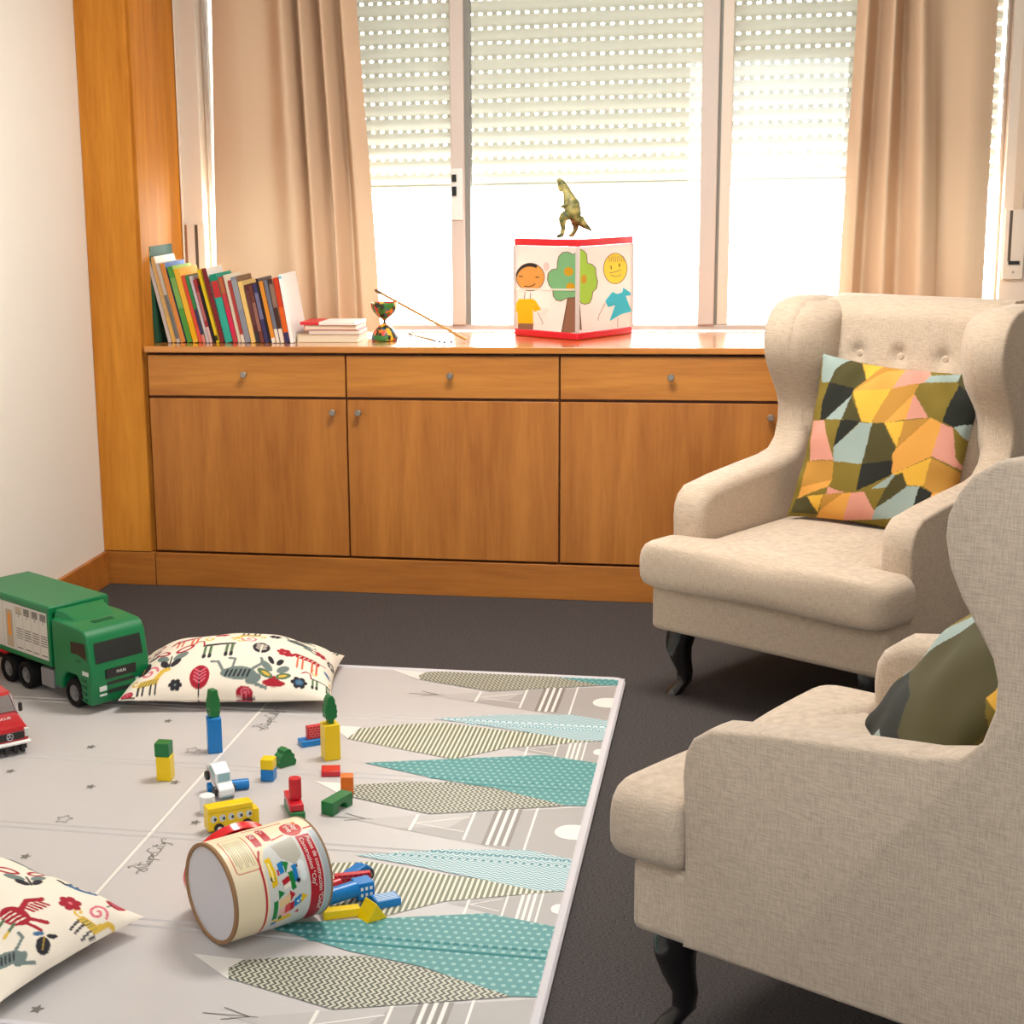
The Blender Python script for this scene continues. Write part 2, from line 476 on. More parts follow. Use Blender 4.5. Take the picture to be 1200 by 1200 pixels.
# strap boxes beside the window
def strap(name, label, x, z, w, h, left):
    t = thing(name, label, 'strap winder', (x, YB, z))
    pl = MB().span(0, w, -0.012, 0.001, 0, h).build('plate', TRIMW, t, bevel=0.003)
    m = MB()
    if left:
        m.span(w*0.50, w*0.66, -0.0125, -0.010, 0.012, h-0.004); m.build('slot', plain('winder slot', (92, 78, 66), 0.6), t)
        MB().span(w*0.02, w*0.11, -0.0135, -0.011, 0.02, h-0.004).build('strap_edge', plain('brown strap edge', (160, 112, 84), 0.7), t)
    else:
        m.span(w*0.22, w*0.36, -0.0125, -0.0105, h*0.26, h*0.98); m.build('slot', plain('winder slot', (92, 78, 66), 0.6), t)
        MB().span(w*0.26, w*0.80, -0.016, -0.0105, h*0.215, h*0.265).build('strap_stop', BLACKP, t, bevel=0.001)
        MB().lathe([(0.004, -0.0015), (0.004, 0.0015), (0.0, 0.0018)], 12, axis='Y', c=(w*0.52, -0.0118, h*0.105)).build('screw', STEEL, t)
        MB().span(w*0.36, w*0.80, -0.0118, -0.0105, h*0.265, h+1.0).build('strap', plain('beige strap', (214, 194, 172), 0.8), t)
strap('shutter_strap_winder', 'white shutter strap winder on the wall right of the right curtain', 0.820, 1.040, 0.066, 0.232, False)
strap('shutter_strap_winder', 'shutter strap winder behind the books beside the wooden pillar', -2.044, 0.95, 0.076, 0.312, True)
struct(MB().span(-2.053, -2.046, YB-0.02, YB, 0.861, ZC-0.01).build('trim_1', TRIMW, bevel=0.004))

# wooden pillar in the corner
def pillar():
    t = thing('wooden_pillar', 'tall wooden corner pillar between the white wall and the books', 'pillar', (-2.15, 5.66, 0))
    m = MB(); m.span(-0.094, 0.086, -0.230, -0.212, 0.124, ZC-0.002); m.build('front_panel', W_P, t, bevel=0.002)
    m = MB(); m.span(0.077, 0.095, -0.206, 0.238, 0.124, ZC-0.002); m.build('side_panel', W_P, t, bevel=0.002)
    m = MB(); m.span(-0.094, 0.080, -0.212, 0.238, 0.124, ZC-0.002); m.build('core', W_D, t)
    m = MB(); m.span(-0.094, 0.095, -0.228, 0.238, 0, 0.121); m.build('plinth', W_B, t, bevel=0.002)
pillar()

# ------------------------------------------------------------------ cabinets
CX = [-2.048, -1.334, -0.606, 0.122, 0.836]
cab_labels = ['left wooden cabinet below the row of books, knob at its right edge',
              'middle wooden cabinet with a plain door, knob at its left edge',
              'right wooden cabinet partly behind the far armchair, knob at its right edge',
              'wooden cabinet hidden behind the far armchair, last on the right']
knob_side = [1, -1, 1, -1]
def knob(parent, x, z):
    MB().lathe([(0.004, 0.0), (0.004, -0.012), (0.0105, -0.014), (0.0115, -0.018), (0.0115, -0.026), (0.0095, -0.028)], 20, axis='Y', c=(x, -0.0005, z)).build('knob', STEEL, parent)
for i in range(4):
    x0, x1 = CX[i], CX[i+1]; w = x1-x0
    t = thing('base_cabinet', cab_labels[i], 'cabinet', (x0, 5.435, 0.124), group='wooden cabinets under the window')
    b = MB().span(0.001, w-0.001, 0.019, 0.44, 0.0, 0.706).build('body', W_D, t)
    g = 0.003
    dr = MB().span(g, w-g, 0, 0.0185, 0.563, 0.704).build('drawer', W_H, t, bevel=0.0015)
    do = MB().span(g, w-g, 0, 0.0185, 0.006, 0.553).build('door', W_V, t, bevel=0.0015)
    knob(dr, w/2, 0.640)
    knob(do, w-0.045 if knob_side[i] > 0 else 0.045, 0.512)
tag(MB().span(-2.052, 0.836, 5.422, 5.965, 0.838, 0.860).build('worktop', W_T, bevel=0.003), 'continuous wooden worktop above the cabinets, under the window', 'worktop')
tag(MB().span(-2.052, 0.836, 5.433, 5.85, 0.0, 0.121).build('plinth', W_B, bevel=0.002), 'long wooden plinth along the floor below the cabinet doors', 'plinth')

# ------------------------------------------------------------------ curtains
def curtain(label, top, bot, z0, z1):
    cm, nt, b = new_mat('tan curtain cloth')
    b.inputs['Base Color'].default_value = (*lin((206, 178, 150)), 1); b.inputs['Roughness'].default_value = 0.9; setin(b, 'Specular IOR Level', 0.1)
    tr = nt.nodes.new('ShaderNodeBsdfTranslucent'); tr.inputs['Color'].default_value = (*lin((226, 200, 168)), 1)
    ms = nt.nodes.new('ShaderNodeMixShader'); ms.inputs[0].default_value = 0.035
    nt.links.new(b.outputs[0], ms.inputs[1]); nt.links.new(tr.outputs[0], ms.inputs[2])
    nt.links.new(ms.outputs[0], nt.nodes['Material Output'].inputs['Surface'])
    tc = nt.nodes.new('ShaderNodeTexCoord'); n = nt.nodes.new('ShaderNodeTexNoise'); n.inputs['Scale'].default_value = 400
    nt.links.new(tc.outputs['Object'], n.inputs['Vector'])
    bp = nt.nodes.new('ShaderNodeBump'); bp.inputs['Strength'].default_value = 0.1; bp.inputs['Distance'].default_value = 0.001
    nt.links.new(n.outputs['Fac'], bp.inputs['Height']); nt.links.new(bp.outputs['Normal'], b.inputs['Normal'])
    def spline(P, k=10):
        o = []
        for i in range(len(P)-1):
            p0, p1, p2, p3 = P[max(i-1, 0)], P[i], P[i+1], P[min(i+2, len(P)-1)]
            for j in range(k):
                t = j/k
                o.append(tuple(0.5*((2*p1[a]) + (-p0[a]+p2[a])*t + (2*p0[a]-5*p1[a]+4*p2[a]-p3[a])*t*t + (-p0[a]+3*p1[a]-3*p2[a]+p3[a])*t**3) for a in (0, 1)))
        o.append(P[-1]); return o
    A, B = spline(top), spline(bot)
    cx = sum(p[0] for p in B)/len(B)
    L = []
    for k in range(41):
        t = k/40; z = z1 + (z0-z1)*t
        e = t*t*(3-2*t)*0.6 + t*0.4
        row = []
        for j, (a, c) in enumerate(zip(A, B)):
            amp = 1 + 0.12*math.sin(5*t + j*0.21)
            row.append((a[0]+(c[0]-a[0])*e - cx, (a[1]+(c[1]-a[1])*e)*amp*1.55, z - z0))
        L.append(row)
    o = MB().loops(L, 0, close=False, cap=False).build('curtain', cm, loc=(cx, 5.842, z0), smooth=180)
    return tag(o, label, 'curtain', 'tan curtains at the window')
curtain('tan curtain hanging at the left of the window behind the books',
        [(-1.885, 0), (-1.79, -.014), (-1.70, .0), (-1.63, -.034), (-1.60, .024), (-1.57, -.036), (-1.525, .03), (-1.49, -.042), (-1.455, .03), (-1.425, -.028), (-1.385, .012)],
        [(-1.915, 0), (-1.80, -.016), (-1.68, -.006), (-1.585, -.036), (-1.55, .034), (-1.52, -.030), (-1.465, .03), (-1.435, -.045), (-1.40, .03), (-1.355, -.02), (-1.305, .012)], 0.872, 2.46)
curtain('tan curtain hanging at the right of the window behind the far armchair',
        [(.330, .01), (.36, -.03), (.40, .03), (.435, -.034), (.465, .03), (.495, -.036), (.53, -.008), (.60, .0), (.68, -.012), (.752, 0)],
        [(.292, .01), (.33, -.036), (.37, .036), (.43, -.03), (.485, .04), (.54, -.046), (.60, -.03), (.615, .015), (.69, -.01), (.757, 0)], 0.872, 2.46)
tag(MB().tube([(-1.98, 5.842, 2.475), (0.86, 5.842, 2.475)], 0.012, 16).build('curtain_rod', ALU), 'metal rod carrying the two tan curtains above the window', 'curtain rod')

# ================================================================== play mat
def play_mat():
    X0, X1, Y0, Y1 = -2.222, -0.314, 2.395, 4.546
    FOLDS = [2.82, 3.24, 3.67, 4.10]
    t = thing('play_mat', 'large pale folding play mat printed with teal and olive trees, on the carpet', 'play mat', (0, 0, 0))
    knots = []
    for f in FOLDS: knots += [(f-.019, 0), (f-.014, -.0035), (f-.009, 0), (f+.009, 0), (f+.014, -.0035), (f+.019, 0)]
    ys = [Y0+.02] + [k[0] for k in knots] + [Y1-.02]; zs = [0.0] + [k[1] for k in knots] + [0.0]
    def zp(y): return MZ + float(np.interp(y, ys, zs))
    base = plain('mat pale grey print', (192, 188, 187), 0.42, 0.4, vary=0.03)
    m = MB()
    prof = [(Y0+.004, 0.002)] + [(Y0+.004, MZ)] + [(y, MZ+z) for y, z in zip(ys, zs)] + [(Y1-.004, MZ), (Y1-.004, 0.002)]
    m.prism([(p[0], p[1]) for p in prof], 'yz', X0+.004, X1-.004, 0)
    mats = [base]
    def mi(mm):
        if mm not in mats: mats.append(mm)
        return mats.index(mm)
    GREY = plain('mat warm grey print', (164, 160, 158), 0.42, 0.4); GREY2 = plain('mat light grey print', (182, 178, 176), 0.42, 0.4)
    GD = plain('mat dark grey print', (132, 126, 120), 0.42, 0.4)
    WHT = plain('mat white print', (228, 224, 218), 0.42, 0.4); STAR = plain('mat star print', (112, 110, 104), 0.45, 0.4)
    ZIG = pattern('mat charcoal zigzag print', 'zigzag', (70, 72, 62), (186, 186, 170), 0.0118)
    STR = pattern('mat olive stripe print', 'stripe', (112, 116, 92), (214, 212, 196), 0.0115)
    DOT = pattern('mat teal dotted print', 'dots', (70, 138, 138), (132, 180, 178), 0.0185)
    FIN = pattern('mat fine teal print', 'zigzag_x', (96, 148, 158), (196, 212, 214), 0.0108)
    lay = {GREY: .0004, GREY2: .0006, GD: .0008, WHT: .0010, STR: .0012, FIN: .0014, DOT: .0014, ZIG: .0016, STAR: .0008}
    bx0, bx1, by0, by1 = X0+.016, X1-.016, Y0+.016, Y1-.016
    bands = [by0] + [k[0] for k in knots] + [by1]
    def put(pts, mm):
        for a, b in zip(bands[:-1], bands[1:]):
            q = clip_rect(pts, bx0, bx1, a, b)
            if len(q) >= 3:
                m.poly(q, lambda x, y: (x, y, zp(y)+lay[mm]), mi(mm))
    def line(pts, w, mm):
        for a, b in zip(pts[:-1], pts[1:]):
            dx, dy = b[0]-a[0], b[1]-a[1]; l = math.hypot(dx, dy) or 1
            nx, ny = -dy/l*w/2, dx/l*w/2
            put([(a[0]+nx, a[1]+ny), (a[0]-nx, a[1]-ny), (b[0]-nx, b[1]-ny), (b[0]+nx, b[1]+ny)], mm)
    E = -0.30
    for F in (4.578, 3.67, 2.765):
        S = lambda P: [(x, F+y) for x, y in P]
        put(S([(-.819, -.264), (-.677, -.216), (E, -.10), (E, -.42), (-.441, -.388), (-.503, -.374), (-.74, -.304)]), GREY)
        put(S([(-.869, -.262), (-.80, -.258), (-.677, -.214), (-.575, -.18), (-.62, -.28), (-.74, -.304)]), GREY2)
        for (a, b, w) in (((-.703, -.22), (-.705, -.312), .007), ((-.578, -.17), (-.578, -.345), .006), ((-.441, -.12), (-.441, -.385), .005)):
            line([(a[0], F+a[1]), (b[0], F+b[1])], w, WHT)
        line(S([(-.70, -.27), (-.585, -.215)]), .004, WHT); line(S([(-.70, -.27), (-.585, -.30)]), .004, WHT)
        for k in range(4):
            line(S([(-.530+.0175*k, -.15), (-.532+.0175*k, -.362)]), .008, GD if k < 4 else WHT)
            if k: line(S([(-.5215+.0175*(k-1), -.15), (-.5235+.0175*(k-1), -.362)]), .007, WHT)
        put([( -.35+.038*math.cos(a), F-.262+.042*math.sin(a)) for a in np.linspace(0.5*PI, 1.5*PI, 14)] + [(E, F-.304), (E, F-.22)], WHT)
        line(S([(-.90, -.264), (-.80, -.262)]), .003, STAR); line(S([(-.868, -.239), (-.815, -.263)]), .003, STAR); line(S([(-.862, -.280), (-.815, -.263)]), .003, STAR)
        put(S([(-.558, .244), (-.52, .273), (-.442, .294), (E, .35), (E, .17), (-.467, .212)]), GREY)
        for x, w in ((-.516, .005), (-.442, .004), (-.412, .006), (-.400, .006), (-.388, .006), (-.374, .004)):
            line(S([(x, .33), (x, .16)]), w, WHT)
        line(S([(-.512, .245), (-.45, .28)]), .003, WHT); line(S([(-.512, .245), (-.45, .225)]), .003, WHT)
        put([(-.337+.014*math.cos(a), F+.255+.022*math.sin(a)) for a in np.linspace(0.5*PI, 1.5*PI, 10)] + [(E, F+.233), (E, F+.277)], WHT)
        put(S([(-1.045, .345), (-.967, .345), (-.982, .251)]), WHT)
        put(S([(-.99, -.055), (-.888, -.06), (-.893, -.14)]), WHT)
        put(S([(-.982, .251), (-.967, .332), (-.86, .385), (-.752, .412), (-.61, .38), (-.33, .342), (-.565, .25), (-.688, .147)]), STR)
        put(S([(-.793, .44), (-.62, .500), (-.433, .53), (E, .485), (E, .345), (-.389, .331), (-.653, .408)]), FIN)
        put(S([(-.90, .085), (-.68, .15), (-.472, .211), (E, .168), (E, -.10), (-.387, -.111), (-.555, -.029), (-.701, .007)]), DOT)
        put(S([(-.893, -.136), (-.905, -.10), (-.888, -.065), (-.78, -.028), (-.668, -.008), (-.554, -.033), (-.38, -.11), (-.4, -.119), (-.678, -.213)]), ZIG)
    line([(-1.270, Y0), (-1.270, Y1)], .0085, WHT)
    line([(-1.276, Y0), (-1.276, Y1)], .0025, GREY2)
    def star(x, y, r, mm):
        put([(x + (r if k % 2 == 0 else r*.45)*math.cos(PI/2+k*PI/5), y + (r if k % 2 == 0 else r*.45)*math.sin(PI/2+k*PI/5)*1.25) for k in range(10)], mm)
    for x, y in ((-1.619, 3.755), (-1.513, 3.491), (-1.491, 3.981), (-1.321, 3.552), (-1.751, 3.556), (-1.494, 3.077), (-1.191, 3.321), (-1.193, 2.46), (-1.90, 3.30), (-2.05, 3.75), (-1.88, 2.80)):
        star(x, y, .0135, STAR)
    for x, y in ((-1.351, 3.773), (-1.495, 3.289), (-1.95, 3.05)):
        P = [(x + (.020 if k % 2 == 0 else .010)*math.cos(PI/2+k*PI/5), y + (.020 if k % 2 == 0 else .010)*1.25*math.sin(PI/2+k*PI/5)) for k in range(11)]
        line(P, .0022, GD)
    # handwritten words printed along the white line
    W = [[(.0, .10), (.03, .18), (.10, .13), (.16, .0), (.10, -.06), (.06, .02), (.14, .22), (.20, .42), (.15, .50), (.13, .42)],
         [(.14, .22), (.22, .02), (.27, .02), (.31, .12)], [(.24, .40), (.25, .12), (.28, .0), (.33, .06)], [(.20, .26), (.32, .28)],
         [(.35, .18), (.34, .02), (.38, .02), (.40, .16)], [(.42, .20), (.40, -.16)], [(.42, .14), (.47, .20), (.48, .08), (.42, .04)],
         [(.49, .10), (.55, .14), (.54, .20), (.50, .16), (.50, .04), (.56, .02)], [(.70, .36), (.64, .40), (.58, .22), (.60, .04), (.68, .02), (.70, .08)],
         [(.72, .18), (.72, .02), (.75, .03)], [(.72, .27), (.725, .29)], [(.78, .36), (.78, .04), (.82, .02)], [(.75, .24), (.83, .25)],
         [(.84, .18), (.86, .06), (.90, .18), (.87, -.12), (.83, -.14)], [(.90, .18), (.98, .26), (1.02, .18), (.97, .14)]]
    for bx, by in ((-1.212, 3.035), (-1.212, 3.945)):
        for st in W: line([(bx - v*.085, by + u*.185) for u, v in st], .0022, STAR)
    m.build('mat_surface', mats, t, smooth=None, recalc=False)
    # bias binding around the edge
    r = .035; P = []
    for cx, cy, a0 in ((X1-r, Y1-r, 0), (X0+r, Y1-r, 90), (X0+r, Y0+r, 180), (X1-r, Y0+r, 270)):
        for k in range(7):
            a = math.radians(a0 + 15*k); P.append((cx, cy, math.cos(a), math.sin(a)))
    L = []
    for cx, cy, ca, sa in P + [P[0]]:
        L.append([(cx + ca*(r-d), cy + sa*(r-d), z) for d, z in ((.0, .004), (.0, .010), (.005, MZ+.0035), (.017, MZ+.0038), (.021, MZ+.0005), (.020, .002))])
    mbn = MB(); mbn.loops(L, 0, True, False)
    mbn.build('edge_binding', plain('lilac white binding', (206, 202, 206), 0.8, 0.2, bump=0.6, bscale=150), t)
play_mat()

# ================================================================== wing armchairs
LINEN = linen('beige linen upholstery', (206, 187, 165), (174, 155, 136))
PIPE = plain('beige piping', (214, 194, 170), 0.85, 0.2)
LEGB = plain('black lacquered wood', (18, 16, 16), 0.25, 0.5, coat=0.4)
LEGR = plain('brown stained wood', (124, 66, 36), 0.4)
HW = 0.363
def armchair(label, loc, rz):
    t = thing('wing_armchair', label, 'armchair', loc, rz, 'beige wing armchairs')
    # base frame
    MB().span(-HW+.004, HW-.004, 0.0, 0.76, 0.186, 0.318).build('seat_base', LINEN, t, bevel=0.018, seg=4)
    # T-shaped seat cushion
    out = []
    pts = [(-.385, -.045), (.385, -.045), (.385, .100), (.262, .118), (.262, .64), (-.262, .64), (-.262, .118), (-.385, .100)]
    rad = [.05, .05, .02, .008, .03, .03, .008, .02]
    for i, p in enumerate(pts):
        a = Vector(pts[i-1]) - Vector(p); b = Vector(pts[(i+1) % 8]) - Vector(p); p = Vector(p)
        a.normalize(); b.normalize()
        q0, q1 = p + a*rad[i], p + b*rad[i]
        for k in range(5):
            s = k/4; out.append(q0*(1-s)**2 + p*2*s*(1-s) + q1*s*s)
    dense = []
    for i in range(len(out)):
        a, b = out[i], out[(i+1) % len(out)]; n = max(1, int((b-a).length/.03))
        dense += [a + (b-a)*k/n for k in range(n)]
    c = Vector((0, .05)); L = []
    def ring(inset, z, crown=0.0):
        l = []
        for p in dense:
            d = (p-c); f = max(0, 1 - inset/d.length); q = c + d*f
            u, v = q.x/.385, (q.y-.28)/.36
            l.append((q.x, q.y, z + crown*max(0, 1-u*u)*max(0, 1-v*v)))
        return l
    for ins, z in ((.10, .316), (.03, .318), (.012, .324), (.002, .340), (0, .358), (0, .392), (.004, .412), (.014, .428), (.030, .438)): L.append(ring(ins, z, 0.0))
    for k in range(1, 9):
        f = k/8; l = []
        for p in L[8]:
            q = Vector((p[0], p[1])); q = q + (c + Vector((0, .14)) * 0 - q)*f
            u, v = q.x/.36, (q.y-.28)/.34
            l.append((q.x, q.y, .438 + .026*max(0, 1-u*u)**.8*max(0, 1-v*v)**.8*min(1, 2.2*f)))
        L.append(l)
    MB().loops(L, 0).build('seat_cushion', LINEN, t, smooth=60)
    # one outer panel per side: armrest rising into the wing
    prof = [(.105, .188), (.105, .35), (.099, .49), (.103, .525), (.116, .550), (.145, .572), (.25, .588), (.39, .602), (.50, .612), (.553, .624), (.583, .652), (.598, .70), (.599, .743),
            (.590, .775), (.572, .806), (.541, .854), (.522, .895), (.514, .935), (.516, .965), (.529, .999), (.548, 1.026), (.58, 1.047), (.625, 1.058), (.70, 1.062), (.775, 1.055), (.825, 1.02), (.838, .97), (.815, .62), (.78, .188)]
    for s in (-1, 1):
        fine = []
        for i in range(len(prof)):
            p, q = Vector(prof[i]), Vector(prof[(i+1) % len(prof)]); n = max(1, int((q-p).length/.028))
            fine += [p + (q-p)*k/n for k in range(n)]
        N = len(fine); nor = []
        for i in range(N):
            d = Vector((0, 0))
            for o in (1, 2, 3): d += (fine[(i+o) % N] - fine[i-o]).normalized()
            nor.append(Vector((d.y, -d.x)).normalized())
        area2 = sum(fine[i-1].x*fine[i].y - fine[i].x*fine[i-1].y for i in range(N))
        if area2 < 0: nor = [-n for n in nor]
        L = []
        for dep, ins in ((0, .009), (.002, .003), (.008, 0), (.040, 0), (.074, .002), (.087, .008), (.095, .018), (.098, .032)):
            L.append([(s*(HW - dep), p.x - n.x*ins, p.y - n.y*ins) for p, n in zip(fine, nor)])
        m = MB(); m.loops(L, 0)
        p = m.build('side_panel', LINEN, t, smooth=60)
        # padded inner face of the wing: grows thicker towards the back
        zs_ = np.linspace(.60, 1.052, 26)
        fr = [(.60, .598), (.70, .598), (.743, .599), (.775, .590), (.806, .572), (.854, .541), (.895, .522), (.935, .514), (.965, .516), (.999, .529), (1.026, .548), (1.047, .58), (1.056, .61)]
        vs = []; fs = []; nk = 14
        for j, z in enumerate(zs_):
            y0 = float(np.interp(z, [q[0] for q in fr], [q[1] for q in fr])) + .008
            topf = min(1, max(0, (1.058 - z)/.05)); topf = math.sqrt(max(0, 1 - (1-topf)**2))
            low = min(1, max(0, (z - .60)/.12)); low = low*low*(3-2*low)
            for i in range(nk+1):
                f = i/nk; y = y0 + (.76 - y0)*f
                tt = min(1, max(0, (y - y0)/.11)); tt = math.sin(tt*PI/2)**.8
                vs.append((s*(HW - .080 - .007*topf - .082*tt*(.25+.75*topf)*low), y, z - .004))
        for j in range(len(zs_)-1):
            for i in range(nk): a_ = j*(nk+1)+i; fs.append((a_, a_+1, a_+nk+2, a_+nk+1))
        k_ = len(vs); vs += [(s*(HW-.03), q[1], q[2]) for q in vs[:]]
        for j in range(len(zs_)-1):
            for i in range(nk): a_ = k_+j*(nk+1)+i; fs.append((a_, a_+nk+1, a_+nk+2, a_+1))
        e_ = (len(zs_)-1)*(nk+1)
        for i in range(nk): fs.append((i, k_+i, k_+i+1, i+1)); fs.append((e_+i, e_+i+1, k_+e_+i+1, k_+e_+i))
        for j in range(len(zs_)-1):
            for i in (0, nk): a_ = j*(nk+1)+i; fs.append((a_, a_+nk+1, k_+a_+nk+1, k_+a_))
        MB().add(vs, fs).build('wing_padding', LINEN, t, smooth=60)
        edge = [(s*(HW-.004), y, z) for y, z in prof[1:26]]
        sm = []
        for i in range(len(edge)-1):
            for k in range(4):
                f = k/4; sm.append(tuple(edge[i][j]*(1-f)+edge[i+1][j]*f for j in range(3)))
        yc = .45
        MB().tube([(x - s*.0045, y + (.0075 if (i < 60 and y < .2) or .6 > y > .5 and z > .62 else 0), z - (.0065 if z > .54 and y < .57 and z < .63 or z > 1.03 else 0)) for i, (x, y, z) in enumerate(sm)], 0.0032, 6).build('piping', PIPE, p)
    # tufted back
    BT = [(-.13, .905), (0, .905), (.13, .905), (-.065, .775), (.065, .775)]
    nx, nz = 48, 56; front = []; bm_ = MB()
    def fy(x, z):
        zz = (z-.43)/.63
        y = .585 + .085*zz
        e = min(1, (.272-abs(x))/.05); y += .030*(1-max(0, e))**2
        tz = max(0, (z-1.0)/.062); y += .055*min(1, tz)**2.5
        bul = .016*(1-(x/.26)**2)
        y -= bul
        for bx, bz in BT:
            d = math.hypot(x-bx, z-bz); y += .019*math.exp(-(d/.024)**2)
            if z > bz and bz > .85: y += .008*math.exp(-((x-bx)/.011)**2)*math.exp(-((z-bz)/.05)**2)
        return y
    vs = []; fs = []
    for j in range(nz+1):
        for i in range(nx+1):
            x = -.272+.544*i/nx; z = .43+.632*j/nz
            vs.append((x, fy(x, z), z))
    for j in range(nz):
        for i in range(nx):
            a = j*(nx+1)+i; fs.append((a, a+1, a+nx+2, a+nx+1))
    k = len(vs)
    for j in range(nz+1):
        for i in (0, nx):
            x = -.272+.544*i/nx; z = .43+.632*j/nz; vs.append((x, .80, z))
    for j in range(nz):
        a, b = j*(nx+1), (j+1)*(nx+1); fs.append((a, b, k+2*j+2, k+2*j)); fs.append((a+nx, k+2*j+1, k+2*j+3, b+nx)); fs.append((k+2*j, k+2*j+2, k+2*j+3, k+2*j+1))
    fs.append(tuple(nz*(nx+1)+i for i in range(nx+1)) + (k+2*nz+1, k+2*nz)); fs.append(tuple(reversed(range(nx+1))) + (k, k+1))
    bk = bm_.add(vs, fs).build('backrest', LINEN, t, smooth=50)
    for bx, bz in BT:
        MB().lathe([(.0, -.006), (.007, -.0055), (.011, -.002), (.011, .003)], 16, axis='Y', c=(bx, fy(bx, bz)-.001, bz)).build('tuft_button', LINEN, bk)
    MB().prism([(.70, .19), (.772, .19), (.808, .62), (.830, .95), (.820, 1.008), (.785, 1.042), (.74, 1.052), (.70, 1.052)], 'yz', -HW+.03, HW-.03).build('outer_back', LINEN, t, bevel=0.006, seg=3, smooth=50)
    # legs: black cabriole in front, brown raked behind
    for s in (-1, 1):
        L = []
        for z, o, r in ((.189, 0.0, .036), (.165, .004, .036), (.135, .008, .032), (.10, .002, .026), (.065, -.008, .020), (.035, -.007, .018), (.014, .010, .020), (.0, .018, .020)):
            cx, cy = s*(.292 + o*.75), .058 - o*.9
            l = []
            for k in range(12):
                a = 2*PI*k/12; q = (abs(math.cos(a))**4 + abs(math.sin(a))**4)**-.25
                l.append((cx + r*q*math.cos(a), cy + r*q*math.sin(a), z))
            L.append(l)
        MB().loops(L).build('leg', LEGB, t, smooth=50)['label'] = 'black curved front leg'
        m = MB(); L = []
        for z, o, r in ((.189, 0, .024), (.10, .018, .020), (.0, .045, .016)):
            L.append([(s*.30 + a*r, .715 + o + b*r, z) for a, b in ((-1, -1), (1, -1), (1, 1), (-1, 1))])
        m.loops(L).build('leg', LEGR, t, bevel=0.003, smooth=None)['label'] = 'brown rear leg'
    return t
armchair('beige wing armchair in front of the cabinets and right curtain, seen from its front', (.052, 4.263, 0), math.radians(-34.1))
armchair('nearest beige wing armchair at the lower right, seen from its side', (.015, 2.909, 0), math.radians(-120.9))

# ================================================================== cushions
def pillow_grid(Lx, Ly, T, nu, nv, low=1.0, pw=.42, pinch=.06, seed=0, wr=.004):
    rnd = random.Random(seed); ph = [rnd.uniform(0, 6.28) for _ in range(8)]
    top = []; bot = []
    for j in range(nv+1):
        v = -1 + 2*j/nv
        for i in range(nu+1):
            u = -1 + 2*i/nu
            x = Lx/2*u*(1 - pinch*(1-v*v)*u*u); y = Ly/2*v*(1 - pinch*(1-u*u)*v*v)
            e = max(0, (1-u*u))**pw*max(0, (1-v*v))**pw
            w = wr*(math.sin(7*u+ph[0]+3*v)*math.sin(4*v+ph[1]) + .6*math.sin(15*u*v+ph[2]+5*u) + .5*math.sin(11*(u-v)+ph[3])*abs(u*v))*min(1, 4*e)
            top.append((x, y, T/2*e + w)); bot.append((x, y, -T/2*e*low + w*.3))
    fs = []
    n = (nu+1)*(nv+1)
    for j in range(nv):
        for i in range(nu):
            a = j*(nu+1)+i
            fs.append((a, a+1, a+nu+2, a+nu+1)); fs.append((n+a, n+a+nu+1, n+a+nu+2, n+a+1))
    return top + bot, fs, n

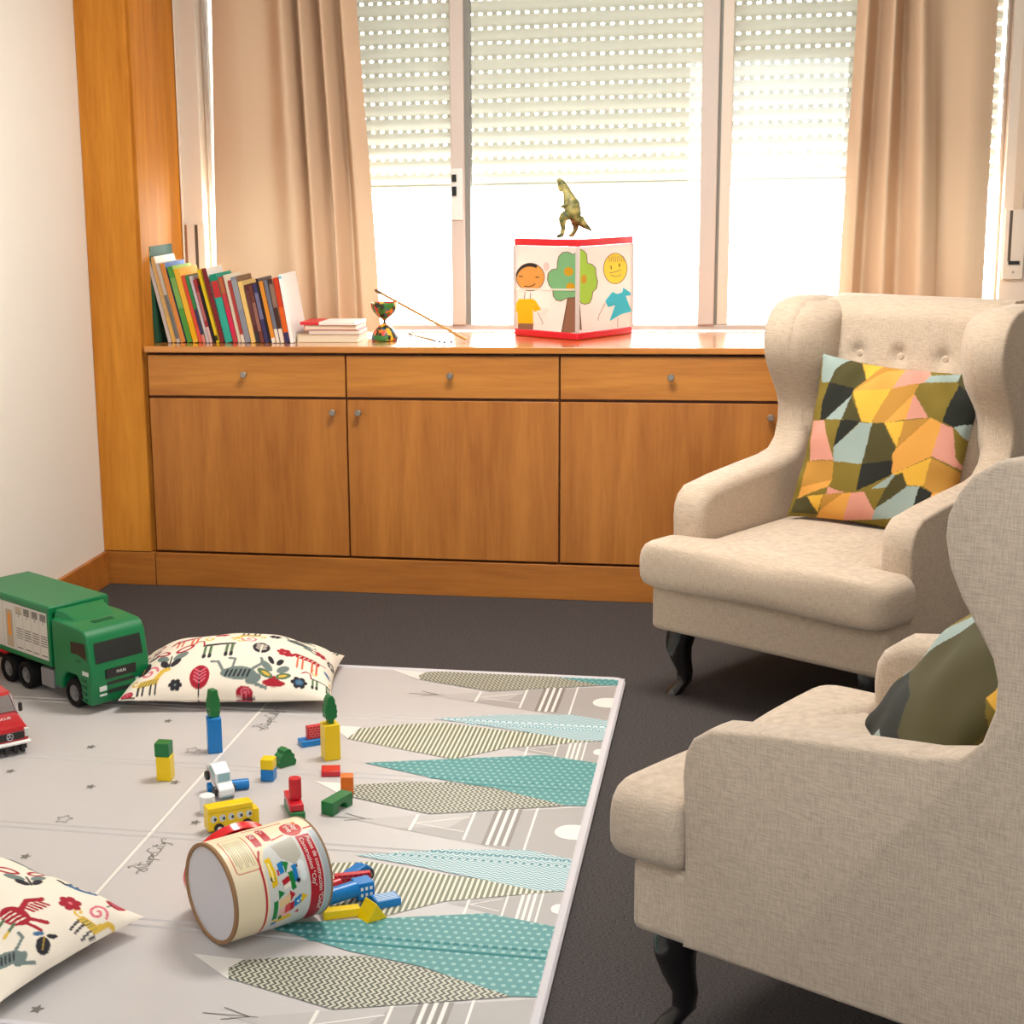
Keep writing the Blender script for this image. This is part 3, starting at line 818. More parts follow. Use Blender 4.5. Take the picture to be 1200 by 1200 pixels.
# geometric patchwork print, drawn in the cushion's own square
GP = dict(T=(150, 166, 160), O=(74, 68, 36), K=(36, 38, 32), Y=(222, 172, 62), M=(182, 132, 56), P=(210, 146, 128), L=(122, 104, 38), A=(218, 156, 72))
GEO = [('T', [(205,110),(330,140),(270,190),(240,248),(195,240)]), ('O', [(330,140),(385,155),(410,245),(360,285),(240,248),(270,190)]), ('Y', [(385,155),(480,168),(410,245)]),
 ('M', [(480,168),(590,190),(560,240),(355,300),(410,245)]), ('A', [(500,200),(590,190),(530,298),(355,300),(410,262)]), ('P', [(590,190),(670,205),(695,265),(670,300),(530,298)]), ('L', [(190,245),(240,248),(205,335),(195,415),(160,412)]),
 ('K', [(240,248),(360,285),(350,320),(225,415),(195,415),(205,335)]), ('T', [(350,320),(305,425),(225,415)]), ('O', [(350,320),(400,440),(305,425)]), ('Y', [(355,300),(525,297),(445,450),(400,440)]),
 ('M', [(525,297),(650,300),(635,350),(505,455),(445,450)]), ('A', [(635,350),(600,460),(505,455)]), ('P', [(635,350),(700,468),(600,460)]), ('T', [(690,265),(840,262),(820,303),(670,300)]),
 ('L', [(670,300),(820,303),(775,485),(700,468),(640,345)]), ('O', [(820,303),(840,240),(1010,210),(1000,335),(830,315)]), ('Y', [(940,215),(985,160),(1010,250)]), ('K', [(830,315),(1000,330),(955,410),(840,490),(775,485)]), ('T', [(955,410),(945,515),(840,490)]),
 ('L', [(840,490),(945,515),(925,570),(865,600)]), ('P', [(150,410),(220,418),(270,600),(145,590)]), ('L', [(220,418),(300,425),(270,545)]), ('K', [(300,425),(395,440),(270,545)]),
 ('T', [(395,445),(450,455),(400,628),(270,605),(270,545)]), ('O', [(450,455),(505,455),(560,580),(545,630),(400,628)]), ('Y', [(505,455),(595,465),(565,575)]), ('M', [(595,465),(715,470),(565,580)]),
 ('A', [(715,470),(770,490),(730,630),(540,690),(545,600),(565,580)]), ('P', [(770,490),(840,495),(865,600),(920,650),(730,630)]), ('M', [(130,590),(270,605),(262,690),(110,710)]), ('L', [(270,605),(400,628),(375,750),(320,755),(262,690)]),
 ('K', [(400,628),(545,630),(540,690),(375,750)]), ('Y', [(540,690),(730,635),(690,755),(610,745)]), ('M', [(730,635),(910,660),(880,760),(740,785),(690,755)]), ('A', [(110,710),(262,690),(240,720),(90,760)]),
 ('P', [(240,720),(320,755),(230,755)]), ('O', [(80,760),(140,755),(180,850),(60,820)]), ('Y', [(140,755),(215,755),(180,835)]), ('M', [(215,755),(310,757),(190,830)]), ('A', [(310,757),(350,757),(290,890),(145,885),(190,830)]),
 ('P', [(350,757),(410,757),(450,855),(430,895),(290,890)]), ('L', [(410,757),(510,745),(455,840)]), ('T', [(440,745),(545,690),(555,695),(510,745)]), ('O', [(555,695),(590,690),(610,750),(455,840),(510,745)]),
 ('T', [(610,750),(670,755),(630,870),(590,890),(430,895),(455,840)]), ('K', [(670,755),(740,785),(700,880),(630,870)]), ('A', [(740,785),(880,750),(860,900),(700,890)])]
GEO2 = [('T', [(0,.3),(.5,1),(.62,1),(.12,.25)]), ('O', [(.12,.3),(.62,1),(.85,1),(.9,.55),(.45,.3)]), ('Y', [(.85,1),(1,1),(1,.55),(.9,.55)]), ('K', [(0,0),(.12,.3),(.45,.3),(.6,.2),(.5,0)]), ('O', [(.45,.3),(.9,.55),(1,.5),(1,.2),(.6,.2)]), ('K', [(.5,0),(.6,.2),(1,.2),(1,0)]), ('T', [(.30,.03),(.40,.0),(.52,.03),(.56,.12),(.42,.11)])]
def geo_cushion(label, loc, rot, flip=False):
    pr = Print(1, 1, 420, GP['L'])
    H0 = homography([(205, 112), (990, 160), (815, 1015), (40, 830)], [(0, 1), (1, 1), (1, 0), (0, 0)])
    sag = [H0(*p) for p in ((205, 112), (330, 140), (480, 168), (590, 190), (680, 235), (760, 258), (850, 258), (930, 218), (990, 160))]
    def H(x, y):
        u, v = H0(x, y); return (u, v/float(np.interp(u, [q[0] for q in sag], [q[1] for q in sag])))
    if flip:
        for k, P in GEO2: pr.poly(P, GP[k])
    else:
        for k, P in GEO: pr.poly([H(*p) for p in P], GP[k])
    nu = nv = 190
    vs, fs, n = pillow_grid(.475, .475, .125, nu, nv, 1.0, .45, .075, 5, .0055)
    col = pr.grid_colors(nu, nv).reshape(-1, 3); col = np.concatenate([col, col[:, :]]); col = np.concatenate([col, np.ones((len(col), 1))], 1)
    m = MB(); m.add([(x, -z, y) for x, y, z in vs], fs)
    o = m.build('cushion', printed('geometric cushion cloth'), smooth=180, colors=col)
    R = Matrix.Rotation(rot[0], 3, 'Z') @ Matrix.Rotation(rot[1], 3, 'X') @ Matrix.Rotation(rot[2], 3, 'Y')
    o.matrix_world = Matrix.Translation(loc) @ R.to_4x4()
    return tag(o, label, 'cushion', 'geometric patterned cushions')
geo_cushion('square cushion of mustard, pink and black triangles on the far armchair', (.377, 4.712, .664), tuple(math.radians(a) for a in (-24.9, -17.2, 3.7)))
def chair_pt(o, a, p):
    c, s = math.cos(a), math.sin(a); return (o[0]+p[0]*c-p[1]*s, o[1]+p[0]*s+p[1]*c, p[2])
NA = math.radians(-120.9)
geo_cushion('dark triangle cushion half hidden behind the arm of the nearest armchair', chair_pt((.015, 2.909), NA, (-.02, .415, .610)), (NA+math.radians(33), math.radians(-42), math.radians(4)), True)

# folk-animal print
FC = dict(bg=(232, 222, 206), red=(160, 28, 44), dk=(40, 38, 44), gy=(110, 124, 120), yl=(214, 176, 70), pk=(214, 110, 128), bl=(62, 104, 140), or_=(206, 92, 60), gn=(86, 110, 80))
def spiral(cx, cy, r, turns, n=22, ph=0, sg=1):
    return [(cx + r*(1-k/n*.85)*math.cos(ph+sg*turns*2*PI*k/n), cy + r*(1-k/n*.85)*math.sin(ph+sg*turns*2*PI*k/n)) for k in range(n+1)]
def motif(pr, kind, x, y, s, rot=0.0, fx=1):
    c, n = math.cos(rot), math.sin(rot)
    def T(u, v): u *= fx; return (x + s*(u*c-v*n), y + s*(u*n+v*c))
    def line(P, w, col): pr.line([T(*p) for p in P], w*s, FC[col])
    def ell(u, v, a, b, col, r=0): q = T(u, v); pr.ell(q[0], q[1], a*s, b*s, FC[col], rot+r*fx)
    def poly(P, col): pr.poly([T(*p) for p in P], FC[col])
    if kind == 'ram':
        poly([(-.35,-.1),(.25,-.1),(.3,.15),(.42,.35),(.28,.42),(.1,.12),(-.3,.12)], 'yl'); ell(.42, .38, .14, .08, 'yl')
        line(spiral(-.08, .42, .26, 1.3, ph=0), .07, 'pk'); line(spiral(-.42, .15, .14, .9, ph=-1, sg=-1), .06, 'yl')
        for k in range(6): line([(-.28+.09*k, -.08), (-.22+.09*k, .08)], .03, 'gn')
        for u in (-.28, -.14, .08, .22): line([(u, -.1), (u, -.42)], .06, 'dk')
    elif kind == 'horse':
        poly([(-.4,-.05),(.4,-.05),(.4,.2),(-.4,.2)], 'red'); line([(.38, .15), (.62, .28)], .05, 'red'); line([(-.4,.15),(-.55,-.05)], .12, 'red')
        for k in range(5): line([(-.3+.14*k, .0), (-.24+.14*k, .14)], .03, 'bg')
        for u in (-.32, -.16, .16, .32): line([(u, -.05), (u, -.5)], .07, 'or_')
    elif kind == 'bluehorse':
        poly([(-.4,-.05),(.4,-.05),(.4,.22),(-.4,.22)], 'bl'); line([(.38, .15), (.6, .0)], .12, 'dk')
        for u in (-.32, -.16, .16, .32): line([(u, -.05), (u, -.5)], .08, 'dk'); line([(u, -.22), (u, -.36)], .08, 'bl')
    elif kind == 'goat':
        line([(-.4,.05),(.4,.05)], .08, 'dk'); line([(-.4,.05),(-.45,.3),(-.6,.34),(-.75,.2)], .05, 'red'); line(spiral(-.28, .42, .16, .9, ph=2), .06, 'yl'); line(spiral(.5, .25, .17, .9, ph=3, sg=-1), .06, 'yl')
        for u in (-.35, -.2, .22, .36): line([(u, .0), (u, -.45)], .08, 'gn'); line([(u, -.38), (u, -.45)], .1, 'dk')
    elif kind == 'dog':
        ell(0, 0, .42, .17, 'gy'); ell(.35, -.12, .2, .12, 'gy', .5); line([(-.35,.05),(-.5,.35),(-.66,.38)], .07, 'gy'); line([(-.15,.1),(-.1,.4),(-.25,.44)], .06, 'gy'); line([(.3,.1),(.55,.3),(.5,.45)], .07, 'gy'); line([(.3,-.2),(.65,-.3)], .08, 'gy')
        for k in range(6): line([(-.3+.1*k, -.08), (-.24+.1*k, .08)], .045, 'dk')
    elif kind == 'sprig':
        line([(0,-.4),(0,.0)], .05, 'dk')
        for sg in (-1, 1):
            ell(sg*.30, .28, .26, .13, 'red', sg*.6); ell(sg*.30, .28, .17, .06, 'bg', sg*.6)
            ell(sg*.24, -.02, .22, .11, 'gy', sg*.7); ell(sg*.15, -.26, .17, .09, 'dk', sg*.9)
    elif kind == 'tulip':
        poly([(-.3,-.35),(.3,-.35),(.0,-.1)], 'red'); ell(0, -.33, .3, .1, 'red')
        for sg in (-1, 1):
            ell(sg*.24, -.08, .22, .10, 'gn', sg*.4); ell(sg*.22, -.08, .12, .04, 'yl', sg*.4); ell(sg*.22, .14, .2, .1, 'gy', sg*.7); ell(sg*.12, .36, .15, .07, 'dk', sg*1.1)
    elif kind in ('flower', 'blueflower', 'darkflower'):
        cc = {'flower': 'red', 'blueflower': 'bl', 'darkflower': 'dk'}[kind]
        for k in range(6): ell(.26*math.cos(k*PI/3), .26*math.sin(k*PI/3), .15, .15, 'dk' if kind == 'blueflower' else cc)
        ell(0, 0, .2, .2, cc); ell(0, 0, .07, .07, 'pk' if kind == 'flower' else 'gy')
    elif kind in ('tree', 'darktree'):
        cc = 'red' if kind == 'tree' else 'dk'
        ell(0, .1, .3, .4, cc); line([(0, -.5), (0, .35)], .05, 'bg' if kind == 'darktree' else 'dk')
        for k in range(4):
            for sg in (-1, 1): line([(0, -.1+.12*k), (sg*.17, .02+.12*k)], .04, 'bg' if kind == 'darktree' else 'pk')
    elif kind == 'snail':
        ell(0, 0, .34, .26, 'red'); line(spiral(0, 0, .2, 1.4), .05, 'pk'); line([(-.3, -.2), (.4, -.22)], .08, 'dk')
    elif kind == 'plum':
        ell(0, -.1, .26, .34, 'dk'); line([(0, .3), (0, -.3)], .03, 'yl'); ell(-.22, .3, .2, .09, 'bl', .4); ell(.25, .36, .2, .09, 'dk', .3)
    elif kind == 'bird':
        ell(0, 0, .3, .14, 'bl', -.6); line([(.1, .1), (.4, .3)], .05, 'gy')
    elif kind == 'rooster':
        ell(0, -.15, .3, .2, 'red'); line([(0, 0), (-.1, .3), (.05, .5)], .12, 'red')
        for k in range(5): line([(-.05+.03*k, .1+.08*k), (.18+.02*k, .14+.08*k)], .05, 'red')
        line([(.2, -.1), (.5, .1)], .09, 'red'); line([(.2, -.2), (.55, -.12)], .07, 'red')
        for k in range(4): line([(-.2+.1*k, -.3), (-.12+.1*k, -.1)], .03, 'bg')
        for u in (-.12, .1): line([(u, -.32), (u, -.55)], .06, 'gn'); line([(u, -.5), (u, -.6)], .07, 'yl')
def folk_cushion(label, dims, layout, loc, rot, seed):
    Lx, Ly, T = dims
    pr = Print(Lx, Ly, 1150, FC['bg'])
    for k, u, v, s, *r in layout: motif(pr, k, (u+1)/2*Lx, (v+1)/2*Ly, s, r[0] if r else 0.0, r[1] if len(r) > 1 else 1)
    nu, nv = 300, 190
    vs, fs, n = pillow_grid(Lx, Ly, T, nu, nv, .30, .56, .05, seed, .0035)
    def arc(L_, n_):
        w_ = np.linspace(-1, 1, n_+1); y_ = L_/2*w_; z_ = T/2*(1-w_*w_)**.56
        d_ = np.concatenate([[0], np.cumsum(np.hypot(np.diff(y_), np.diff(z_)))]); return d_/d_[-1]
    I = np.round(arc(Lx, nu)*(pr.nx-1)).astype(int); J_ = np.round(arc(Ly, nv)*(pr.ny-1)).astype(int)
    col = pr.c[np.ix_(J_, I)].reshape(-1, 3); col = np.concatenate([col, col]); col = np.concatenate([col, np.ones((len(col), 1))], 1)
    o = MB().add(vs, fs).build('cushion', printed('folk animal cushion cloth'), smooth=180, colors=col)
    o.location = loc; o.rotation_euler = rot
    return tag(o, label, 'cushion', 'folk animal print cushions')
lay1 = [('ram', -.66, -.74, .095), ('darkflower', -.42, -.82, .042), ('tree', -.22, -.76, .082), ('dog', .10, -.70, .105), ('tulip', .40, -.64, .095), ('blueflower', .62, -.74, .055), ('goat', .84, -.62, .08), ('snail', .16, -.93, .06), ('snail', -.87, -.88, .065),
        ('plum', -.76, -.38, .08), ('sprig', -.50, -.34, .10), ('goat', -.10, -.22, .095), ('darktree', .26, -.28, .072), ('flower', .46, -.24, .05), ('horse', .68, -.26, .085), ('bird', .90, -.34, .05),
        ('sprig', -.78, .02, .08), ('horse', -.40, .08, .08), ('flower', -.12, .16, .05), ('ram', .12, .14, .08, PI), ('darkflower', .34, .18, .04), ('dog', .56, .14, .08), ('flower', .78, .12, .05), ('darktree', .92, .05, .055),
        ('ram', -.55, .55, .08), ('horse', .0, .58, .08), ('dog', .5, .56, .08), ('tulip', -.2, .85, .08), ('tree', .3, .85, .07), ('goat', .8, .8, .08)]
folk_cushion('long cream cushion with folk animals lying by the green toy truck', (.585, .42, .232), lay1, (-1.392, 4.275, .0480), (0, 0, math.radians(9)), 3)
lay2 = [('ram', .90, .30, .075, .35), ('flower', .70, .30, .05, .2), ('bluehorse', .56, .66, .075, -2.7), ('rooster', .60, -.12, .095, .2), ('sprig', .33, .30, .085, 1.1), ('dog', .78, -.55, .08, 1.2), ('snail', .66, -.58, .05), ('plum', .86, -.18, .05, .8), ('dog', .12, .58, .085, .4),
        ('ram', .42, -.62, .09, -.9), ('horse', .30, .90, .07, .2), ('snail', .30, -.25, .05), ('tree', .1, -.1, .08, .4), ('goat', .0, -.7, .08), ('flower', -.2, .2, .05), ('ram', -.4, -.3, .08), ('dog', -.5, .4, .08), ('tulip', -.75, -.1, .08), ('horse', -.7, -.7, .08), ('sprig', -.2, -.5, .08), ('tree', .80, .72, .06, .3), ('flower', .48, -.90, .04), ('goat', .62, -.92, .06)]
folk_cushion('cream cushion with folk animals at the lower left corner of the mat', (.58, .39, .22), lay2, (-1.448, 2.69, .046), (0, 0, math.radians(-19.6)), 9)

# ================================================================== toy truck
def wheel(parent, x, y, r, w, side, hub):
    """tyre with a recessed grey hub, axle along local y; side -1 faces the viewer"""
    tp = [(r*.55, 0), (r*.60, side*w*.0), (r*.93, side*w*.04), (r, side*w*-.12), (r, side*-w*.88), (r*.93, side*-w), (r*.3, side*-w)]
    m = MB().lathe([(r*.62, -side*w*.25), (r*.62, -side*w*.02), (r*.70, 0), (r*.92, -side*w*.03), (r, -side*w*.14), (r, -side*w*.86), (r*.92, -side*w), (r*.2, -side*w)], 36, axis='Y', c=(x, y, r))
    o = m.build('wheel', RUBBER, parent, smooth=40)
    MB().lathe([(r*.60, -side*w*.24), (r*.56, -side*w*.10), (r*.44, -side*w*.22), (r*.26, -side*w*.22), (r*.22, -side*w*.04), (r*.08, -side*w*.02)], 24, axis='Y', c=(x, y, r)).build('hub', hub, o, smooth=30)
    return o
def truck():
    GR = plain('green toy plastic', (0, 112, 62), 0.38, 0.5); GRD = plain('dark green toy plastic', (0, 82, 46), 0.45)
    PANEL = plain('pale printed panel', (204, 200, 190), 0.55); HUB = plain('grey hub plastic', (120, 120, 118), 0.5); GLS = plain('smoked toy glass', (46, 48, 46), 0.12, 0.6)
    GREYP = plain('grey plastic box', (128, 128, 130), 0.5); PRT = plain('panel grey print', (120, 116, 108), 0.6); PRL = plain('panel pale print', (176, 160, 136), 0.6)
    t = thing('toy_truck', 'large green toy truck with a box body, on the mat by the left wall', 'toy truck', (-1.8153, 4.1795, MZ), math.radians(-33.5))
    # box body
    body = MB(); body.span(-.41, .0, -.094, .094, .104, .255)
    bo = body.build('box_body', GRD, t)
    m = MB(); m.span(-.412, .003, -.1, .1, .250, .268); m.span(-.41, .002, -.098, .098, .258, .2705); m.build('box_roof', GR, bo, bevel=0.003)
    m = MB(); m.span(-.412, .003, -.1, .1, .098, .110); m.build('box_floor', GR, bo, bevel=0.002)
    for x in (-.405, -.004):
        for y in (-.094, .094): MB().span(x-.007, x+.007, y-.006, y+.006, .104, .256).build('corner_post', GR, bo, bevel=0.002)
    m = MB(); m.span(-.398, -.012, -.0985, -.094, .112, .249, 0)
    P = lambda a, z, d=0: (a, -.0988-d, z)
    def rect(x0, x1, z0, z1, mat): m.add([P(x0, z0), P(x1, z0), P(x1, z1), P(x0, z1)], [(0, 1, 2, 3)], mat)
    for x0 in (-.300, -.240, -.178, -.135, -.093, -.051): rect(x0-.001, x0, .114, .248, 2)
    rect(-.226, -.190, .118, .228, 3)
    for x0 in (-.172, -.130, -.088, -.046):
        rect(x0, x0+.030, .226, .243, 4 if x0 < -.16 else 2); rect(x0, x0+.030, .222, .225, 5)
        rect(x0+.012, x0+.017, .213, .219, 2)
        for k in range(5): rect(x0, x0+.032, .150+.007*k, .1525+.007*k, 5 if x0 > -.14 else 2)
        rect(x0, x0+.030, .121, .124, 5)
    for x0 in (-.385, -.345): rect(x0, x0+.032, .160, .225, 4); rect(x0, x0+.032, .121, .125, 6)
    # orange pencil-like picture on the panel
    m.add([P(-.216, .150, .0004), P(-.200, .150, .0004), P(-.200, .210, .0004), P(-.208, .224, .0004), P(-.216, .210, .0004)], [(0, 1, 2, 3, 4)], 7)
    m.build('side_panel', [PANEL, PANEL, PRT, PRL, PRL, plain('panel dark print', (84, 80, 74), 0.6), plain('panel red print', (176, 60, 50), 0.6), plain('panel orange print', (222, 140, 50), 0.6)], bo, smooth=None, recalc=False)
    m = MB(); m.span(-.398, -.012, .094, .0985, .112, .249); m.build('side_panel', PANEL, bo)
    # cab
    prof = [(.008, .045), (.046, .045), (.050, .078), (.070, .098), (.118, .098), (.138, .075), (.142, .026), (.184, .022), (.190, .034), (.190, .125), (.186, .145), (.178, .205), (.165, .226), (.150, .233), (.080, .238), (.008, .240)]
    cb = MB().prism(prof, 'xz', -.097, .097).build('cab', GR, t, bevel=0.006, seg=3)
    d = MB(); d.loops([[(.006, -.088, .236), (.006, .088, .236), (.100, .060, .2345), (.100, -.060, .2345)], [(.006, -.080, .262), (.006, .080, .262), (.030, .066, .258), (.030, -.066, .258)]])
    d.build('roof_deflector', GR, cb, bevel=0.004)
    m = MB(); m.span(.106, .113, -.034, .034, .2335, .2375); m.span(.118, .125, -.034, .034, .2325, .2365); m.build('roof_vent', GRD, cb)
    def fx(z): return float(np.interp(z, [.022, .034, .125, .145, .205, .226], [.184, .190, .190, .186, .178, .165])) + .0012
    m = MB(); m.add([(fx(z), y, z) for y, z in ((-.078, .139), (.078, .139), (.076, .196), (-.076, .196))], [(0, 1, 2, 3)]); m.build('windscreen', GLS, cb, smooth=None)
    m = MB(); m.span(.188, .1925, -.050, .050, .092, .118); m.span(.188, .1915, -.045, .045, .074, .082); m.span(.188, .1915, -.045, .045, .050, .060)
    gr = m.build('grille', BLACKP, cb)
    vs, fs, ext = text_tris('MAN', .013, 1.15); w = ext[1]-ext[0]
    MB().add([(.1931, (u-ext[0]-w/2), .102+v) for u, v in vs], fs).build('emblem', WHITEP, gr, smooth=None, recalc=False)
    for s in (-1, 1):
        m = MB(); m.span(.187, .1918, s*.060-.012, s*.060+.012, .060, .074); m.span(.187, .1915, s*.060-.012, s*.060+.012, .046, .052)
        m.build('headlight', plain('headlight plastic', (200, 204, 200), 0.2), cb, bevel=0.001)
        m = MB(); m.add([(x, s*.0978, z) for x, z in ((.100, .192), (.168, .196), (.174, .149), (.134, .160), (.100, .160))], [(0, 1, 2, 3, 4)]); m.build('side_window', GLS, cb, smooth=None)
        m = MB(); m.add([(x, s*.0979, z) for x, z in ((.150, .118), (.180, .118), (.180, .106), (.150, .106))], [(0, 1, 2, 3)]); m.build('door_label', plain('pale door label', (206, 214, 206), 0.5), cb, smooth=None)
        m = MB(); m.span(.122, .142, s*.0975-.0012, s*.0975+.0012, .140, .144); m.build('door_handle', GRD, cb)
        m = MB()
        for k in range(4): m.span(.144, .166, s*.097-.0025, s*.097+.0025, .032+.018*k, .040+.018*k)
        m.build('step', GRD, cb)
    # chassis, tank, wheels
    MB().span(-.40, .16, -.055, .055, .045, .098).build('chassis', BLACKP, t, bevel=0.004)
    m = MB(); m.span(-.07, -.006, -.092, -.058, .030, .085); m.build('fuel_tank', GREYP, t, bevel=0.004)
    m = MB(); m.span(-.30, -.255, -.09, -.05, .082, .097); m.build('side_guard', plain('red plastic', (190, 24, 40), 0.4), t, bevel=0.003)
    for x in (.094, -.152, -.246):
        for s in (-1, 1): wheel(t, x, s*.094, .041, .040 if x > 0 else .058, s, HUB)
truck()

# red toy van with white bumper, partly outside the frame
def van():
    RED = plain('red toy plastic', (176, 18, 30), 0.28, 0.5, coat=0.4); GLS = plain('pale toy glass', (92, 78, 74), 0.25, 0.4); SIL = plain('silver trim', (190, 188, 196), 0.2, 0.6, metal=0.6)
    t = thing('toy_van', 'red toy rescue van with white bumper at the left edge, in front of the truck', 'toy van', (-1.800, 3.662, MZ), math.radians(-44))
    prof = [(-.25, .022), (.0, .022), (.004, .034), (.004, .058), (-.004, .070), (-.062, .088), (-.098, .128), (-.115, .134), (-.25, .134)]
    b = MB().prism(prof, 'xz', -.052, .052).build('body', RED, t, bevel=0.006, seg=3)
    m = MB(); m.add([(x+.0018, y, z+.0018) for x, y, z in ((-.0655, -.044, .0915), (-.0655, .044, .0915), (-.0965, .041, .1265), (-.0965, -.041, .1265))], [(0, 1, 2, 3)]); m.build('windscreen', GLS, b, smooth=None)
    for s in (-1, 1):
        MB().tube([(-.061, s*.0475, .090), (-.098, s*.045, .131)], .0022, 8).build('windscreen_pillar', SIL, b)
        MB().box((-.068, s*.060, .100), (.008, .010, .024)).build('mirror', BLACKP, t, bevel=0.003)
        m = MB(); m.span(-.004, .0065, s*.046-.006, s*.046+.006, .044, .066); m.build('headlight', plain('headlight plastic', (200, 204, 200), 0.2), b, bevel=0.002)
        m = MB(); m.add([(x, s*.0526, z) for x, z in ((-.085, .093), (-.14, .093), (-.14, .124), (-.108, .124))], [(0, 1, 2, 3)]); m.build('side_window', GLS, b, smooth=None)
    MB().span(-.010, .013, -.055, .055, .027, .036).build('bumper', WHITEP, t, bevel=0.004)
    m = MB(); m.span(.0, .0062, -.038, .038, .041, .060); gr = m.build('grille', BLACKP, b, bevel=0.001)
    m = MB(); m.lathe([(.0082, 0), (.0095, .0010), (.0082, .0020), (.0072, .0012)], 24, axis='X', c=(.0062, 0, .0505), cap=False)
    for k in range(3):
        a = PI/2 + k*2*PI/3; m.stroke([(0, 0), (.0082*math.cos(a), .0082*math.sin(a))], .0026, lambda y, z: (.0072, y, .0505+z))
    m.build('emblem', SIL, gr, smooth=None)
    vs, fs, e = text_tris('RESCUE', .014)
    w = e[1]-e[0]
    def hood(u, v): x = -.048 + (v)*.95; return (x, (u-e[0]-w/2), .070 + (.088-.070)*(-x-.004)/.058 + .0022)
    MB().add([hood(-(u-e[0]-w)+e[0], v) if False else hood(u, -v+.010) for u, v in vs], fs).build('bonnet_lettering', WHITEP, b, smooth=None, recalc=False)
    m = MB()
    for y in (-.035, -.012, .012, .032): m.span(-.006, .012, y-.005, y+.005, .006, .026)
    m.span(-.02, .004, -.045, .045, .012, .026); m.build('tow_hook', BLACKP, t, bevel=0.002)
    for x in (-.055, -.19):
        for s in (-1, 1): wheel(t, x, s*.054, .020, .016, s, SIL)
van()

# ================================================================== toy blocks
BC = {'red': (196, 24, 40), 'green': (14, 110, 52), 'blue': (0, 120, 196), 'yellow': (236, 200, 0), 'orange': (222, 112, 34), 'white': (226, 230, 232)}
BM = {k: plain(k + ' lacquered toy wood', v, 0.32, 0.5, vary=0.03) for k, v in BC.items()}
GB = 'wooden toy blocks on the mat'
def block(label, col, loc, d, rz=0.0, rot=None):
    o = MB().box((0, 0, d[2]/2), d).build('toy_block', BM[col], bevel=0.0018, seg=2)
    o.location = loc; o.rotation_euler = rot if rot else (0, 0, math.radians(rz))
    return tag(o, label, 'toy block', GB)
def cyl_block(label, col, loc, r, h, rot=(0, 0, 0)):
    o = MB().lathe([(r-.0015, 0), (r, .0015), (r, h-.0015), (r-.0015, h)], 32).build('toy_block', BM[col])
    o.location = loc; o.rotation_euler = rot
    return tag(o, label, 'toy block', GB)
def shape_block(label, col, pts, th, loc, rz):
    o = MB().prism(pts, 'xz', -th/2, th/2).build('toy_tree_block', BM[col], bevel=0.0015, seg=2)
    o.location = loc; o.rotation_euler = (0, 0, math.radians(rz))
    return tag(o, label, 'toy block', GB)
cyp = [(-.006, 0), (.006, 0), (.007, .010), (.0155, .016), (.0145, .024), (.017, .030), (.0145, .038), (.015, .045), (.011, .052), (.011, .060), (.006, .070), (.0, .074)]
cyp = cyp + [(-x, z) for x, z in reversed(cyp[2:-1])]
cyp2 = [(-.010, 0), (.010, 0), (.0145, .012), (.013, .020), (.016, .026), (.014, .036), (.014, .044), (.011, .054), (.008, .072), (-.008, .072), (-.011, .054), (-.014, .044), (-.014, .036), (-.016, .026), (-.013, .020), (-.0145, .012)]
bush = [(-.022, 0), (.022, 0), (.026, .012), (.020, .020), (.021, .028), (.013, .034), (.011, .042), (.0, .046), (-.011, .042), (-.013, .034), (-.021, .028), (-.020, .020), (-.026, .012)]
block('tall yellow block under a green cube, leftmost of the standing toy blocks', 'yellow', (-1.351, 3.572, MZ), (.036, .036, .061), 4)
block('green cube on top of the leftmost yellow block', 'green', (-1.353, 3.572, MZ+.0612), (.036, .036, .034), 2)
block('tall blue block carrying a green tree, in front of the long cushion', 'blue', (-1.293, 3.777, MZ), (.036, .036, .092), 24)
shape_block('slim green tree block on top of the tall blue block', 'green', cyp2, .022, (-1.293, 3.778, MZ+.0922), 50)
block('blue cube under a small yellow cube, in the middle of the mat', 'blue', (-1.102, 3.610, MZ), (.032, .032, .029), 0)
block('small yellow cube on top of the blue cube', 'yellow', (-1.102, 3.610, MZ+.0292), (.032, .032, .026), 0)
shape_block('green bush-shaped block behind the yellow and blue cubes', 'green', bush, .030, (-1.090, 3.71, MZ), 48)
block('tall yellow block carrying a green tree, right of the other towers', 'yellow', (-.990, 3.778, MZ), (.040, .040, .092), 32)
shape_block('bumpy green tree block on top of the right tall yellow block', 'green', cyp, .024, (-.990, 3.779, MZ+.0922), 36)
block('flat blue block lying behind the right tall yellow block', 'blue', (-1.055, 3.875, MZ), (.085, .036, .016), 36)
def brick_block(label, loc, d, rz, rot=None):
    m = MB(); m.box((0, 0, d[2]/2), d)
    o = m.build('toy_block', BM['red'], bevel=0.0012, seg=2)
    q = MB()
    for s in (-1, 1):
        for k in range(1, 5): z = d[2]*k/5; q.add([(x, s*(d[1]/2+.0004), zz) for x, zz in ((-d[0]*.46, z-.0006), (d[0]*.46, z-.0006), (d[0]*.46, z+.0006), (-d[0]*.46, z+.0006))], [(0, 1, 2, 3)])
        for k in range(5):
            for j in range(6):
                x = -d[0]*.44 + d[0]*.88*(j + .5*(k % 2))/6; z = d[2]*k/5
                q.add([(xx, s*(d[1]/2+.0004), zz) for xx, zz in ((x-.0006, z+.001), (x+.0006, z+.001), (x+.0006, z+d[2]/5-.001), (x-.0006, z+d[2]/5-.001))], [(0, 1, 2, 3)])
    q.build('brick_print', plain('pink brick print', (226, 130, 130), 0.5), o, smooth=None, recalc=False)
    o.location = loc; o.rotation_euler = rot if rot else (0, 0, math.radians(rz))
    return tag(o, label, 'toy block', GB)
brick_block('red brick-patterned block standing on the flat blue block', (-1.045, 3.880, MZ+.0162), (.070, .016, .034), 36)
